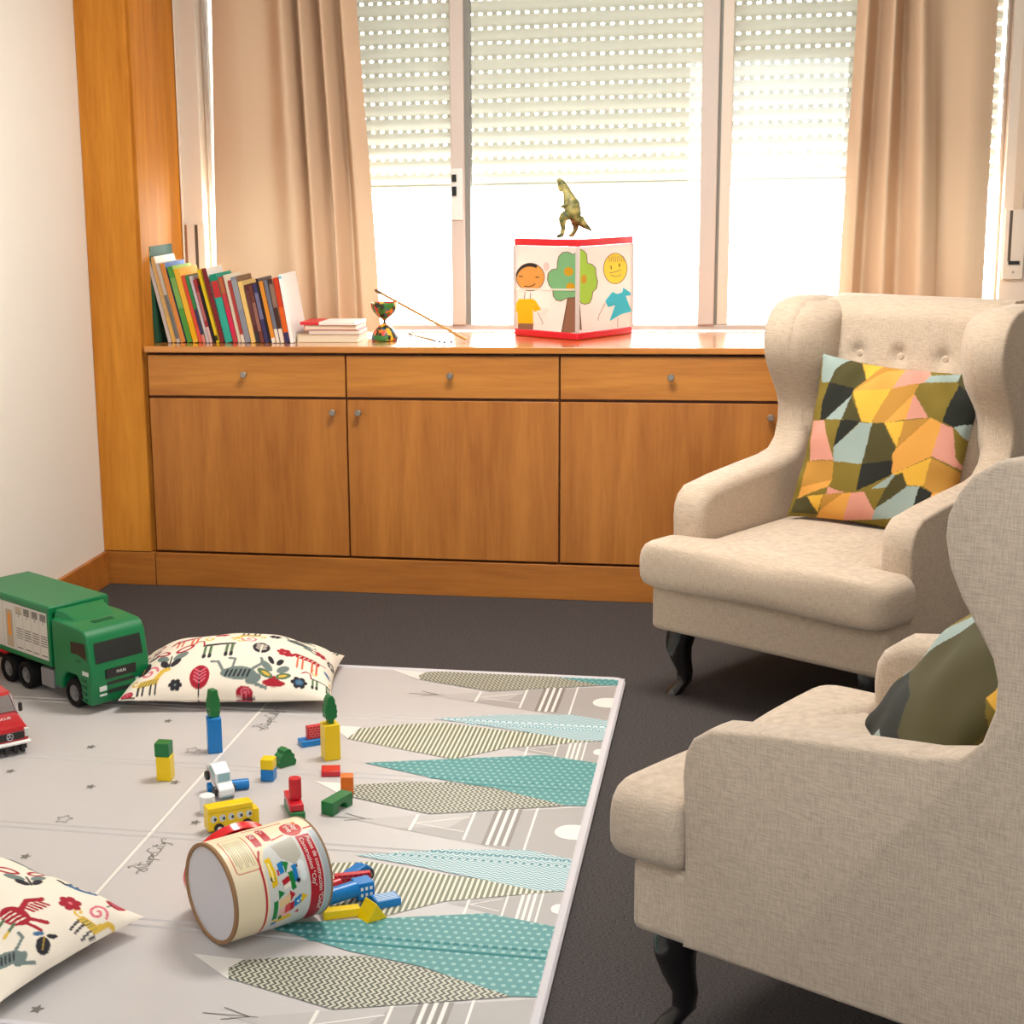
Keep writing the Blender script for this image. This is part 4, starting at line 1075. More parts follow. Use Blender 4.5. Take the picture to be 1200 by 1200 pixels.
block('flat red tile block in front of the right tall yellow block', 'red', (-.963, 3.672, MZ), (.046, .046, .014), 14)
block('upright orange block right of the green arch block', 'orange', (-.893, 3.552, MZ), (.030, .030, .046), 12)
def arch():
    P = [(-.042, 0), (-.018, 0), (-.018, .008)] + [(-.018*math.cos(a), .008+.010*math.sin(a)) for a in np.linspace(.2, PI-.2, 9)] + [(.018, .008), (.018, 0), (.042, 0), (.042, .032), (-.042, .032)]
    o = MB().prism(P, 'xz', -.016, .016).build('toy_block', BM['green'], bevel=0.0015, seg=2)
    o.location = (-.893, 3.452, MZ); o.rotation_euler = (0, 0, math.radians(70))
    tag(o, 'green arch-shaped block left of the orange block', 'toy block', GB)
arch()
block('flat green block at the bottom of the red and green pile', 'green', (-.985, 3.418, MZ), (.098, .032, .018), -64)
block('flat red block lying on the flat green block', 'red', (-.988, 3.424, MZ+.0182), (.098, .032, .016), -66)
cyl_block('red cylinder standing on the flat red block', 'red', (-.982, 3.418, MZ+.0344), .0145, .050)
cyl_block('blue cylinder lying under the white toy car', 'blue', (-1.222, 3.500, MZ+.0125), .0125, .100, (PI/2, 0, math.radians(90+27)))
cyl_block('white cylinder block standing behind the yellow bus', 'white', (-1.183, 3.385, MZ), .0180, .042)

def toy_car():
    t = thing('toy_car', 'small white toy car tipped nose-down over the blue cylinder', 'toy car', (-1.190, 3.500, MZ+.0265), rot=(0, math.radians(27), math.radians(-50)))
    t.scale = (1.22, 1.22, 1.22)
    prof = [(-.038, .0), (.038, .0), (.040, .008), (.034, .016), (.016, .020), (.006, .034), (-.022, .035), (-.036, .022)]
    b = MB().prism(prof, 'xz', -.016, .016).build('body', BM['white'], t, bevel=0.002, seg=2)
    G = plain('pale window print', (150, 190, 196), 0.3); R = plain('red line print', (150, 40, 60), 0.4)
    m = MB(); m.add([(x+.0012, y, z+.0008) for x, y, z in ((.0155, -.012, .0205), (.0155, .012, .0205), (.0065, .012, .0335), (.0065, -.012, .0335))], [(0, 1, 2, 3)]); m.build('windscreen', G, b, smooth=None)
    for s in (-1, 1):
        m = MB(); m.add([(x, s*.0166, z) for x, z in ((-.026, .021), (.008, .021), (.001, .032), (-.020, .032))], [(0, 1, 2, 3)]); m.build('side_window', G, b, smooth=None)
        m = MB(); m.add([(x, s*.0166, z) for x, z in ((-.036, .015), (.034, .012), (.034, .0138), (-.036, .017))], [(0, 1, 2, 3)]); m.build('stripe', R, b, smooth=None)
        for x in (-.022, .022): MB().lathe([(.0085, -.003), (.0095, -.002), (.0095, .002), (.0085, .003)], 24, axis='Y', c=(x, s*.0185, .004)).build('wheel', BLACKP, t)
    m = MB(); m.span(.039, .0405, -.009, .009, .002, .005); m.build('bumper_print', G, b)
toy_car()
def toy_bus():
    t = thing('toy_bus', 'yellow toy bus with round windows behind the cardboard drum', 'toy bus', (-1.100, 3.308, MZ), math.radians(36))
    b = MB(); b.span(-.060, .046, -.017, .017, .006, .060); b.span(.046, .060, -.016, .016, .006, .042)
    b = b.build('body', BM['yellow'], t, bevel=0.002, seg=2)
    W = plain('pale bus window print', (206, 214, 206), 0.4); D = plain('dark passenger print', (60, 64, 74), 0.5); L = plain('lime line print', (190, 176, 40), 0.4)
    for s in (-1, 1):
        for k in range(5):
            x = -.047+.0205*k
            m = MB(); m.add([(x+.0078*math.cos(a), s*.0173, .034+.0085*math.sin(a)) for a in np.linspace(0, 2*PI, 20, False)], [tuple(range(20))], 0)
            m.add([(x+.003+.0034*math.cos(a), s*.0176, .033+.0042*math.sin(a)) for a in np.linspace(0, 2*PI, 12, False)], [tuple(range(12))], 1)
            m.build('window', [W, D], b, smooth=None)
        m = MB(); m.add([(x, s*.0173, z) for x, z in ((-.058, .047), (.044, .047), (.044, .049), (-.058, .049))], [(0, 1, 2, 3)]); m.build('stripe', L, b, smooth=None)
        for x in (-.036, .030):
            w = MB().lathe([(.0100, -.003), (.0115, -.002), (.0115, .002), (.0100, .003)], 28, axis='Y', c=(x, s*.0195, .0116)).build('wheel', BLACKP, t)
            MB().lathe([(.0045, -.0036), (.0052, -.003), (.0052, .003), (.0045, .0036)], 20, axis='Y', c=(x, s*.0195, .0116)).build('hub', WHITEP, w)
toy_bus()

# ------------------------------------------------------------------ the cardboard drum
DR, DL = .097, .215
def drum():
    t = thing('cardboard_drum', 'printed cardboard drum lying on its side, spilling toy blocks', 'drum', (-.969, 2.766, MZ+DR+.001), math.radians(47.6))
    circ = 2*PI*DR
    pr = Print(DL, circ, 1500, (232, 216, 184))
    S = lambda deg: math.radians(deg+90)*DR
    RED = (178, 22, 40)
    def P(L): return [(a, S(f)) for a, f in L]
    # grey picture field with its curved red outline
    fld = [(.078, 44), (.074, 60), (.074, 150), (.2146, 150), (.2146, 22), (.150, 20), (.128, 26), (.108, 26), (.090, 32)]
    pr.poly(P(fld), (206, 206, 202)); pr.poly(P([(.106, 30), (.160, 24), (.160, 50), (.140, 58), (.116, 48)]), (182, 178, 164))
    pr.poly(P([(.198, 22), (.2146, 22), (.2146, 150), (.198, 150)]), (172, 178, 182))
    pr.line(P([(.067, 56), (.067, 160)]), .0042, RED); pr.line(P([(.067, 56), (.070, 42), (.079, 32)]), .0042, RED)
    pr.line(P([(.118, 22), (.145, 19)]), .004, RED); pr.line(P([(.190, 17), (.2146, 17)]), .004, RED); pr.line(P([(.085, -12), (.128, -8)]), .004, RED); pr.line(P([(.128, -8), (.165, -7)]), .004, RED)
    # instruction box
    def rrect(a0, a1, f0, f1, r=.006):
        s0, s1 = S(f0), S(f1); o = []
        for cx, cy, b in ((a1-r, s1-r, 0), (a0+r, s1-r, 90), (a0+r, s0+r, 180), (a1-r, s0+r, 270)):
            for k in range(6): o.append((cx+r*math.cos(math.radians(b+18*k)), cy+r*math.sin(math.radians(b+18*k))))
        return o
    bx = rrect(.018, .068, 0, 52); pr.poly(bx, (228, 214, 176)); pr.line(bx+[bx[0]], .0018, (190, 80, 70))
    for k in range(9): pr.line([(.024+.0046*k, S(6)), (.024+.0046*k, S(47 if k % 3 else 42))], .0012, (140, 128, 104))
    pr.poly(rrect(.078, .094, 2, 26, .003), RED); pr.poly(rrect(.102, .118, -4, 22, .006), RED)
    pr.ell(.170, S(12), .0240, .0235, (240, 226, 200)); pr.ell(.170, S(12), .0222, .0218, (190, 40, 40)); pr.ell(.1865, S(1), .0045, .0045, (222, 130, 50))
    band = [(.166, 26), (.196, 26), (.196, 150), (.166, 150)]; pr.poly(P(band), RED)
    SQ = lambda f: S(44 + (f-66)*.80)
    def Q(L): return [(a - .004, SQ(f)) for a, f in L]
    # picture of the toy town
    Y, G, B, T = (226, 186, 20), (20, 124, 56), (20, 120, 184), (222, 190, 140)
    pr.poly(Q([(.084, 66), (.098, 64), (.100, 104), (.086, 108)]), Y); pr.ell(.086, SQ(95), .005, .005, (30, 30, 30)); pr.poly(Q([(.088, 72), (.092, 72), (.094, 98), (.090, 98)]), (244, 226, 140))
    pr.poly(Q([(.106, 76), (.118, 74), (.118, 90), (.108, 92)]), B); pr.poly(Q([(.118, 74), (.132, 78), (.120, 92)]), G); pr.poly(Q([(.102, 84), (.107, 84), (.107, 92), (.102, 92)]), (190, 40, 50))
    pr.poly(Q([(.108, 100), (.124, 96), (.126, 104), (.110, 108)]), RED); pr.poly(Q([(.110, 108), (.126, 104), (.128, 110), (.113, 114)]), (236, 226, 210))
    pr.poly(Q([(.124, 92), (.134, 90), (.138, 116), (.128, 118)]), G); pr.poly(Q([(.134, 84), (.146, 82), (.146, 104), (.136, 108)]), B); pr.ell(.146, SQ(86), .0045, .0045, (30, 30, 40)); pr.ell(.140, SQ(106), .0045, .0045, (30, 30, 40))
    pr.ell(.152, SQ(88), .008, .012, (226, 230, 230)); pr.ell(.153, SQ(100), .007, .012, (226, 230, 230))
    pr.poly(Q([(.098, 112), (.112, 118), (.098, 126)]), G); pr.poly(Q([(.086, 128), (.096, 126), (.096, 158), (.086, 160)]), G)
    pr.poly(Q([(.098, 128), (.122, 120), (.124, 134), (.100, 142)]), T); pr.poly(Q([(.122, 116), (.134, 124), (.124, 134)]), RED); pr.poly(Q([(.100, 143), (.124, 136), (.124, 158), (.100, 160)]), (224, 176, 166)); pr.poly(Q([(.112, 138), (.124, 135), (.124, 150), (.112, 152)]), (206, 70, 70))
    pr.poly(Q([(.124, 136), (.132, 134), (.132, 148), (.124, 150)]), RED); pr.poly(Q([(.132, 132), (.148, 126), (.148, 140), (.132, 146)]), B); pr.ell(.137, SQ(137), .0028, .0028, (230, 236, 240)); pr.ell(.144, SQ(134), .0028, .0028, (230, 236, 240))
    pr.poly(Q([(.148, 126), (.162, 132), (.148, 142)]), Y); pr.poly(Q([(.086, 162), (.130, 156), (.130, 164), (.086, 170)]), Y); pr.poly(Q([(.088, 166), (.100, 164), (.100, 172), (.088, 174)]), B); pr.ell(.100, SQ(158), .004, .006, G); pr.poly(Q([(.136, 156), (.142, 150), (.146, 158)]), (190, 40, 60))
    na, nf = 150, 430
    col = np.zeros((nf+1, na+1, 4)); col[..., :3] = pr.grid_colors(na, nf); col[..., 3] = 1
    vs = []; fs = []
    for j in range(nf+1):
        f = 2*PI*j/nf - PI/2
        for i in range(na+1): vs.append((DL*i/na, -DR*math.sin(f), DR*math.cos(f)))
    for j in range(nf):
        for i in range(na): a = j*(na+1)+i; fs.append((a, a+1, a+na+2, a+na+1))
    tb = MB().add(vs, fs).build('printed_tube', printed('printed drum paper', 0.4), t, smooth=180, colors=col, recalc=False)
    KR = plain('brown cardboard', (150, 116, 84), 0.8, 0.2); KI = plain('grey drum inside', (150, 140, 126), 0.8)
    MB().lathe([(DR-.0005, .004), (DR-.0035, .004), (DR-.0035, DL), (DR+.0004, DL), (DR+.0004, DL-.004), (DR-.0005, DL-.004)], 72, axis='X', cap=False).build('inner_wall', KI, t)
    MB().lathe([(DR+.0006, .006), (DR+.0010, .0), (DR-.001, -.0015), (DR-.006, -.0010), (DR-.007, .003)], 72, axis='X', cap=False).build('rim', KR, t, smooth=50)
    MB().lathe([(DR+.0004, DL-.003), (DR+.0010, DL-.001), (DR+.0004, DL+.0008), (DR-.0035, DL+.0004)], 72, axis='X', cap=False).build('rim', KR, t, smooth=50)
    MB().lathe([(.0, .0028), (.05, .0028), (DR-.006, .0028), (DR-.006, .0045), (.0, .0045)], 72, axis='X', cap=False).build('base_disc', plain('white drum base', (206, 204, 210), 0.6), t, smooth=30)
    def onsurf(a, s, h=.0006):
        f = s/DR; return (a, -(DR+h)*math.sin(f), (DR+h)*math.cos(f))
    WH = plain('white lettering', (240, 236, 226), 0.5)
    def write(txt, size, a, deg, sp=1.0):
        vs, fs, e = text_tris(txt, size, sp)
        mbx = MB(); mbx.add([onsurf(a+v, math.radians(deg)*DR+(u-e[0])) for u, v in vs], fs)
        o = mbx.build('lettering', WH, tb, smooth=None, recalc=False)
    write('play', .0175, .1735, 2.0, .95); write('tive', .0175, .1595, 3.5, .95)
    write('50', .014, .0810, 4); write('2+', .014, .1050, -1)
    write('Piezas de construcción "Ciudad"', .0125, .1845, 30, .98); write('Construzioni "City"', .0125, .1705, 30, 1.0)
    # the red lid leans against the back of the drum
    lid = thing('drum_lid', 'red plastic lid standing behind the cardboard drum', 'lid', (-.988, 2.932, MZ+.0930), rot=(0, 0, 0))
    RL = plain('glossy red lid plastic', (214, 8, 24), 0.22, 0.5, coat=0.5)
    R = .0985
    MB().lathe([(.0, 0), (R-.010, 0), (R-.006, .002), (R-.002, .002), (R, 0), (R, -.018), (R-.002, -.018), (R-.003, -.002), (.0, -.002)], 72, cap=False).build('lid_disc', RL, lid, smooth=40)
    MB().box((.085, .02, .0015), (.016, .010, .003)).build('tab', WHITEP, lid, bevel=0.001)
    ax = Vector((.674, .739, 0)); nrm = Vector((-.739*math.cos(math.radians(22)), .674*math.cos(math.radians(22)), math.sin(math.radians(22))))
    yv = nrm.cross(ax); Rm = Matrix((ax, yv, nrm)).transposed()
    lid.rotation_euler = Rm.to_euler()
drum()

# blocks spilled from the drum
def blue_car():
    t = thing('toy_car', 'blue toy car with black wheel at the back of the spilled blocks', 'toy car', (-.752, 3.075, MZ+.004), rot=(math.radians(-8), math.radians(-14), math.radians(58)))
    MB().prism([(-.028, .0), (.030, .0), (.032, .012), (.020, .030), (-.024, .032), (-.030, .014)], 'xz', -.015, .015).build('body', BM['blue'], t, bevel=0.002, seg=2)
    for s in (-1, 1):
        for x in (-.018, .018):
            w = MB().lathe([(.009, -.0025), (.0105, -.0015), (.0105, .0015), (.009, .0025)], 24, axis='Y', c=(x, s*.0175, .007)).build('wheel', BLACKP, t)
            MB().lathe([(.004, -.003), (.004, .003)], 16, axis='Y', c=(x, s*.0175, .007)).build('hub', plain('grey hub plastic', (120, 120, 118), 0.5), w)
blue_car()
brick_block('thin red brick-patterned block on edge among the spilled blocks', (-.758, 3.040, MZ), (.075, .014, .036), 24)
cyl_block('red cylinder block at the mouth of the drum', 'red', (-.805, 3.000, MZ+.016), .014, .035, (0, math.radians(86), math.radians(40)))
def win_cube():
    d = .036; o = MB().box((0, 0, d/2), (d, d, d)).build('toy_block', BM['blue'], bevel=0.0015, seg=2)
    m = MB(); q = d/2+.0005
    for r in range(2):
        for c in range(3):
            y, z = -.010+.010*c, .011+.013*r
            for f in (lambda a, b: (q, a, b), lambda a, b: (a, -q, b)):
                m.add([f(y-.0028, z-.0035), f(y+.0028, z-.0035), f(y+.0028, z+.0035), f(y-.0028, z+.0035)], [(0, 1, 2, 3)])
    m.build('window_print', WHITEP, o, smooth=None, recalc=False)
    o.location = (-.728, 3.003, MZ+.004); o.rotation_euler = (0, 0, math.radians(-52))
    tag(o, 'blue cube with white windows in the middle of the spilled blocks', 'toy block', GB)
win_cube()
cyl_block('blue cylinder rolling out of the mouth of the drum', 'blue', (-.794, 2.930, MZ+.026), .0165, .078, (math.radians(88), 0, math.radians(90+44)))
def prism_block():
    o = MB().prism([(-.024, 0), (.024, 0), (0, .036)], 'xz', -.021, .021).build('toy_block', BM['yellow'], bevel=0.0015, seg=2)
    o.location = (-.692, 2.921, MZ); o.rotation_euler = (0, 0, math.radians(44))
    tag(o, 'yellow roof-shaped block in front of the spilled blocks', 'toy block', GB)
prism_block()
block('long yellow block lying between the drum and the yellow roof block', 'yellow', (-.752, 2.915, MZ), (.074, .022, .018), 26)
def line_block():
    d = (.052, .038, .016); o = MB().box((0, 0, d[2]/2), d).build('toy_block', BM['blue'], bevel=0.0015, seg=2)
    m = MB()
    for k in range(5): y = -.013+.0065*k; m.add([(x, yy, d[2]+.0005) for x, yy in ((-.022, y-.0016), (.022, y-.0016), (.022, y+.0016), (-.022, y+.0016))], [(0, 1, 2, 3)])
    m.build('line_print', plain('pale blue line print', (196, 220, 236), 0.4), o, smooth=None, recalc=False)
    o.location = (-.677, 2.985, MZ); o.rotation_euler = (0, 0, math.radians(34))
    tag(o, 'flat blue block with white lines, rightmost of the spilled blocks', 'toy block', GB)
line_block()

# ================================================================== things on the worktop
WT = 0.8605
def playhouse():
    th = math.radians(35.15); W, H = .299, .3386
    t = thing('activity_cube', 'white activity cube with red frames and children\'s drawings on the worktop', 'activity cube', (-.5683, 5.6374, WT), 0)
    Lv = Vector((-math.cos(th), math.sin(th), 0)); Rv = Vector((math.sin(th), math.cos(th), 0)); Z = Vector((0, 0, 1))
    RED = plain('red cube frame', (216, 22, 40), 0.35); PAN = plain('white cube panel', (226, 218, 210), 0.5); POST = plain('pale cube post', (206, 198, 194), 0.4)
    def frame(z0, z1, name):
        m = MB(); r = .012; P = []
        for cx, cy, b in ((r, r, 180), (W-r, r, 270), (W-r, W-r, 0), (r, W-r, 90)):
            for k in range(5): a = math.radians(b+22.5*k); P.append((cx+r*math.cos(a), cy+r*math.sin(a)))
        m.loops([[Lv*x + Rv*y + Z*z for x, y in P] for z in (z0, z1)])
        m.build(name, RED, t, bevel=0.004, seg=2)
    frame(0, .024, 'bottom_frame'); frame(H-.024, H, 'top_frame')
    def thin(m_, fac, col):
        nt = m_.node_tree; b_ = nt.nodes['Principled BSDF']; tr = nt.nodes.new('ShaderNodeBsdfTranslucent'); tr.inputs['Color'].default_value = (*lin(col), 1)
        ms = nt.nodes.new('ShaderNodeMixShader'); ms.inputs[0].default_value = fac
        nt.links.new(b_.outputs[0], ms.inputs[1]); nt.links.new(tr.outputs[0], ms.inputs[2]); nt.links.new(ms.outputs[0], nt.nodes['Material Output'].inputs['Surface'])
    BPAN = plain('white cube back panel', (232, 228, 224), 0.5); thin(BPAN, .5, (240, 236, 230))
    for A_, B_ in ((Lv, Rv), (Rv, Lv)):
        inn = MB(); q = [A_*.012 + B_*(W-.006), A_*(W-.012) + B_*(W-.006)]
        inn.add([q[0]+Z*.024, q[1]+Z*.024, q[1]+Z*(H-.024), q[0]+Z*(H-.024)], [(0, 1, 2, 3)]); inn.build('back_panel', BPAN, t, smooth=None)
    for x, y in ((.0, .0), (W-.012, .0), (.0, W-.012), (W-.012, W-.012)):
        m = MB(); m.loops([[Lv*(x+p) + Rv*(y+q) + Z*z for p, q in ((0, 0), (.012, 0), (.012, .012), (0, .012))] for z in (.024, H-.024)]); m.build('corner_post', POST, t, bevel=0.002)
    cols = dict(skin=(226, 168, 84), blk=(60, 52, 50), yel=(238, 196, 10), brn=(150, 108, 84), grn=(128, 192, 136), lime=(170, 214, 70), pk=(242, 206, 202), org=(228, 172, 30), face=(250, 224, 70), cy=(56, 196, 220), red=(206, 60, 60), wht=(240, 240, 232), line=(120, 110, 104), pan=(226, 218, 210))
    names = list(cols); mats = [plain('cube drawing ' + k, v, 0.6) for k, v in cols.items()]
    for m_, v in zip(mats, cols.values()): thin(m_, .3, v)
    def draw(panel, axis, other, src, items):
        Hm = homography(src, [(W-.012, H-.024), (.012, H-.024), (.012, .024), (W-.012, .024)] if axis is Lv else [(.012, H-.024), (W-.012, H-.024), (W-.012, .024), (.012, .024)])
        m = MB(); base = [axis*.013 + Z*.025, axis*(W-.013) + Z*.025, axis*(W-.013) + Z*(H-.025), axis*.013 + Z*(H-.025)]
        off = other*.004
        m.add([p + off for p in base], [(0, 1, 2, 3)], names.index('pan'))
        lift = [0]
        def pl(x, y):
            u, v = Hm(x, y); return axis*u + Z*v + off - other*(.0006 + .00012*lift[0])
        for it in items:
            lift[0] += 1
            if it[0] == 'p': m.poly(it[2], pl, names.index(it[1]))
            elif it[0] == 'e':
                _, c, cx, cy, rx, ry = it; n = 28
                m.poly([(cx+rx*math.cos(2*PI*k/n), cy+ry*math.sin(2*PI*k/n)) for k in range(n)], pl, names.index(c))
            else: m.stroke(it[2], it[3], pl, names.index(it[1]))
        m.build(panel, mats, t, smooth=None, recalc=False)
    def cloud(cx, cy, lobes):
        o = []
        for a, r in lobes: pass
        return o
    def arc(cx, cy, rx, ry, a0, a1, n=14): return [(cx+rx*math.cos(math.radians(a0+(a1-a0)*k/n)), cy+ry*math.sin(math.radians(a0+(a1-a0)*k/n))) for k in range(n+1)]
    treeL = [(468, 545), (452, 555), (420, 536), (385, 540), (360, 570), (352, 610), (350, 655), (315, 662), (292, 690), (288, 735), (300, 775), (322, 800), (325, 850), (345, 880), (375, 886), (400, 870), (430, 862), (468, 858)]
    draw('left_drawing', Lv, Rv, [(85, 490), (470, 500), (470, 1115), (85, 1085)], [
        ('p', 'brn', [(420, 862), (468, 858), (468, 1112), (380, 1110)]), ('l', 'blk', [(420, 862), (380, 1110)], 5), ('p', 'grn', treeL), ('l', 'line', treeL, 6), ('e', 'org', 425, 675, 30, 32), ('e', 'org', 437, 785, 28, 30),
        ('e', 'pk', 281, 640, 20, 30), ('e', 'skin', 178, 715, 92, 98), ('p', 'blk', arc(178, 715, 92, 100, 185, 300) + list(reversed(arc(176, 725, 84, 84, 185, 300)))), ('l', 'blk', arc(178, 715, 92, 98, 0, 360, 40), 4),
        ('l', 'blk', [(105, 710), (130, 712)], 7), ('l', 'blk', [(212, 715), (235, 718)], 7), ('l', 'blk', [(138, 780), (170, 784), (198, 774), (210, 762)], 6),
        ('l', 'line', [(145, 820), (140, 870)], 5), ('l', 'line', [(180, 828), (178, 872)], 5),
        ('p', 'brn', [(100, 1045), (200, 1045), (196, 1092), (98, 1086)]), ('p', 'yel', [(105, 872), (195, 870), (215, 885), (248, 945), (205, 965), (195, 940), (198, 1048), (98, 1046), (96, 965), (86, 968), (86, 905)]),
        ('l', 'line', [(228, 968), (262, 1045)], 4), ('l', 'line', [(262, 1045), (252, 1052)], 4), ('e', 'wht', 280, 955, 18, 26), ('l', 'wht', [(87, 800), (468, 804)], 14)])
    treeR = [(515, 525), (540, 532), (562, 560), (566, 620), (600, 630), (625, 655), (628, 705), (640, 750), (632, 800), (606, 826), (600, 870), (585, 905), (555, 914), (525, 905), (515, 890)]
    draw('right_drawing', Rv, Lv, [(512, 505), (875, 480), (875, 1075), (512, 1120)], [
        ('p', 'brn', [(514, 900), (526, 1095), (514, 1100)]), ('l', 'blk', [(514, 910), (528, 1100)], 5), ('p', 'lime', treeR), ('l', 'line', treeR, 6), ('e', 'org', 543, 735, 20, 32),
        ('e', 'face', 762, 660, 82, 108), ('l', 'line', arc(762, 660, 82, 108, 0, 360, 40), 5), ('l', 'blk', [(730, 640), (734, 665)], 7), ('l', 'blk', [(790, 625), (790, 648)], 7), ('l', 'line', [(720, 690), (760, 684), (800, 668)], 4), ('l', 'line', arc(765, 690, 40, 26, 20, 150), 4),
        *[('l', 'line', [(715+14*k, 580-4*k if k < 4 else 570), (722+14*k, 612)], 3) for k in range(8)],
        ('p', 'cy', [(690, 890), (740, 825), (775, 840), (810, 828), (815, 795), (868, 830), (870, 850), (835, 855), (845, 880), (878, 965), (805, 985), (722, 1035), (760, 920), (712, 935)]),
        ('l', 'line', [(690, 905), (648, 990), (640, 1030)], 4), ('l', 'line', [(780, 1010), (780, 1080)], 4)])
    return t
playhouse()

def dinosaur():
    me = bpy.data.meshes.new('toy_dinosaur'); k = .00053
    P = lambda x, y, d=0: ((x-455)*k, d, (438-y)*k)
    J = [P(478, 285), P(462, 235), P(445, 185), P(432, 140), P(415, 112), P(385, 85), P(372, 74),       # 0-6 pelvis .. snout
         P(500, 318), P(530, 350), P(562, 375), P(596, 402),                                            # 7-10 tail
         P(445, 290, -.012), P(402, 318, -.018), P(412, 372, -.018), P(405, 425, -.020), P(368, 430, -.022),   # 11-15 near leg
         P(492, 300, .012), P(488, 345, .018), P(498, 385, .018), P(472, 428, .018), P(448, 432, .018),  # 16-20 far leg
         P(440, 225, -.016), P(415, 238, -.024), P(392, 250, -.022), P(440, 225, .016), P(425, 245, .02), P(404, 252, .02),  # arms
         P(402, 128), P(386, 152)]                                                                       # jaw
    Ed = [(0,1),(1,2),(2,3),(3,4),(4,5),(5,6),(0,7),(7,8),(8,9),(9,10),(0,11),(11,12),(12,13),(13,14),(14,15),(0,16),(16,17),(17,18),(18,19),(19,20),(2,21),(21,22),(22,23),(2,24),(24,25),(25,26),(4,27),(27,28)]
    Rr = [.021,.021,.015,.0095,.012,.0095,.005,.016,.011,.007,.002,.016,.012,.006,.006,.004,.016,.012,.006,.006,.004,.007,.004,.0025,.007,.004,.0025,.008,.004]
    me.from_pydata(J, Ed, [])
    m, nt, b = new_mat('mottled green dinosaur hide')
    tc = nt.nodes.new('ShaderNodeTexCoord'); n = nt.nodes.new('ShaderNodeTexNoise'); n.inputs['Scale'].default_value = 38; n.inputs['Detail'].default_value = 3
    nt.links.new(tc.outputs['Object'], n.inputs['Vector'])
    r = nt.nodes.new('ShaderNodeValToRGB'); r.color_ramp.elements[0].position = .35; r.color_ramp.elements[0].color = (*lin((62, 70, 36)), 1)
    r.color_ramp.elements[1].position = .68; r.color_ramp.elements[1].color = (*lin((196, 184, 112)), 1)
    e = r.color_ramp.elements.new(.5); e.color = (*lin((126, 122, 66)), 1)
    nt.links.new(n.outputs['Fac'], r.inputs['Fac']); nt.links.new(r.outputs['Color'], b.inputs['Base Color']); b.inputs['Roughness'].default_value = .45
    me.materials.append(m)
    o = bpy.data.objects.new('toy_dinosaur', me); C.objects.link(o)
    s = o.modifiers.new('Skin', 'SKIN')
    bm = bmesh.new(); bm.from_mesh(me); sl = bm.verts.layers.skin.verify()
    for v, rr in zip(bm.verts, Rr): v[sl].radius = (rr*1.5, rr*1.5)
    bm.verts.ensure_lookup_table(); bm.verts[0][sl].use_root = True
    bm.to_mesh(me); bm.free()
    d = o.modifiers.new('Subdivision', 'SUBSURF'); d.levels = 2; d.render_levels = 2
    s.use_smooth_shade = True
    o.location = (-.604, 5.715, WT+.3386+.006); o.rotation_euler = (0, 0, math.radians(8))
    EY = MB()
    for dy in (-.012, .012): EY.lathe([(0, -.0022), (.0018, -.0014), (.0024, 0), (.0018, .0014), (0, .0022)], 10, axis='Y', c=((418-455)*k, dy, (438-96)*k))
    EY.build('eyes', BLACKP, o)
    tag(o, 'green toy dinosaur looking up, standing on top of the activity cube', 'toy dinosaur')
dinosaur()

def diabolo():
    t = thing('diabolo', 'multicoloured speckled diabolo standing on the worktop beside the books', 'diabolo', (-1.238, 5.63, WT))
    m, nt, b = new_mat('speckled rubber')
    tc = nt.nodes.new('ShaderNodeTexCoord'); v = nt.nodes.new('ShaderNodeTexVoronoi'); v.inputs['Scale'].default_value = 85
    mp = nt.nodes.new('ShaderNodeMapping'); mp.inputs['Scale'].default_value = (1, 1, .6)
    nt.links.new(tc.outputs['Object'], mp.inputs['Vector']); nt.links.new(mp.outputs['Vector'], v.inputs['Vector'])
    sp = nt.nodes.new('ShaderNodeSeparateColor'); nt.links.new(v.outputs['Color'], sp.inputs[0])
    r = nt.nodes.new('ShaderNodeValToRGB'); r.color_ramp.interpolation = 'CONSTANT'
    cs = [(0, (40, 44, 30)), (.2, (52, 120, 48)), (.42, (196, 56, 40)), (.62, (222, 180, 40)), (.8, (226, 120, 40)), (.92, (60, 110, 140))]
    r.color_ramp.elements[0].color = (*lin(cs[0][1]), 1)
    r.color_ramp.elements[1].position = cs[1][0]; r.color_ramp.elements[1].color = (*lin(cs[1][1]), 1)
    for p, c in cs[2:]: e = r.color_ramp.elements.new(p); e.color = (*lin(c), 1)
    nt.links.new(sp.outputs[0], r.inputs['Fac']); nt.links.new(r.outputs['Color'], b.inputs['Base Color']); b.inputs['Roughness'].default_value = .4
    R, Hh = .047, .132
    MB().lathe([(.030, .0), (R-.002, .001), (R, .005), (R-.002, .018), (R-.010, .034), (R-.024, .048), (.012, .056), (.007, .060)], 48).build('cup', m, t, smooth=40)
    MB().lathe([(.007, .072), (.012, .076), (R-.024, .084), (R-.010, .098), (R-.002, .114), (R, .127), (R-.002, Hh), (R-.006, .128), (R-.012, .110), (.020, .092), (.0, .088)], 48, cap=False).build('cup', m, t, smooth=40)
    MB().lathe([(.0065, .058), (.0045, .066), (.0065, .074)], 20).build('axle', BLACKP, t)
diabolo()
STK = wood('pale stick wood', (176, 132, 70), (206, 164, 98), 'X', rough=.5)
def stick(label, a, b, r0, r1):
    a, b = Vector(a), Vector(b); d = b-a
    t = thing('diabolo_stick', label, 'stick', a, group='diabolo sticks')
    t.rotation_euler = d.to_track_quat('X', 'Z').to_euler(); L = d.length
    MB().lathe([(r0*.8, 0), (r0, .003), (r1, L-.003), (r1*.8, L)], 14, axis='X').build('rod', STK, t)
    MB().lathe([(r1*1.15, L-.03), (r1*1.2, L-.004), (r1*.9, L+.001)], 14, axis='X').build('end_cap', plain('brown stick end', (110, 84, 60), .6), t)
    return t
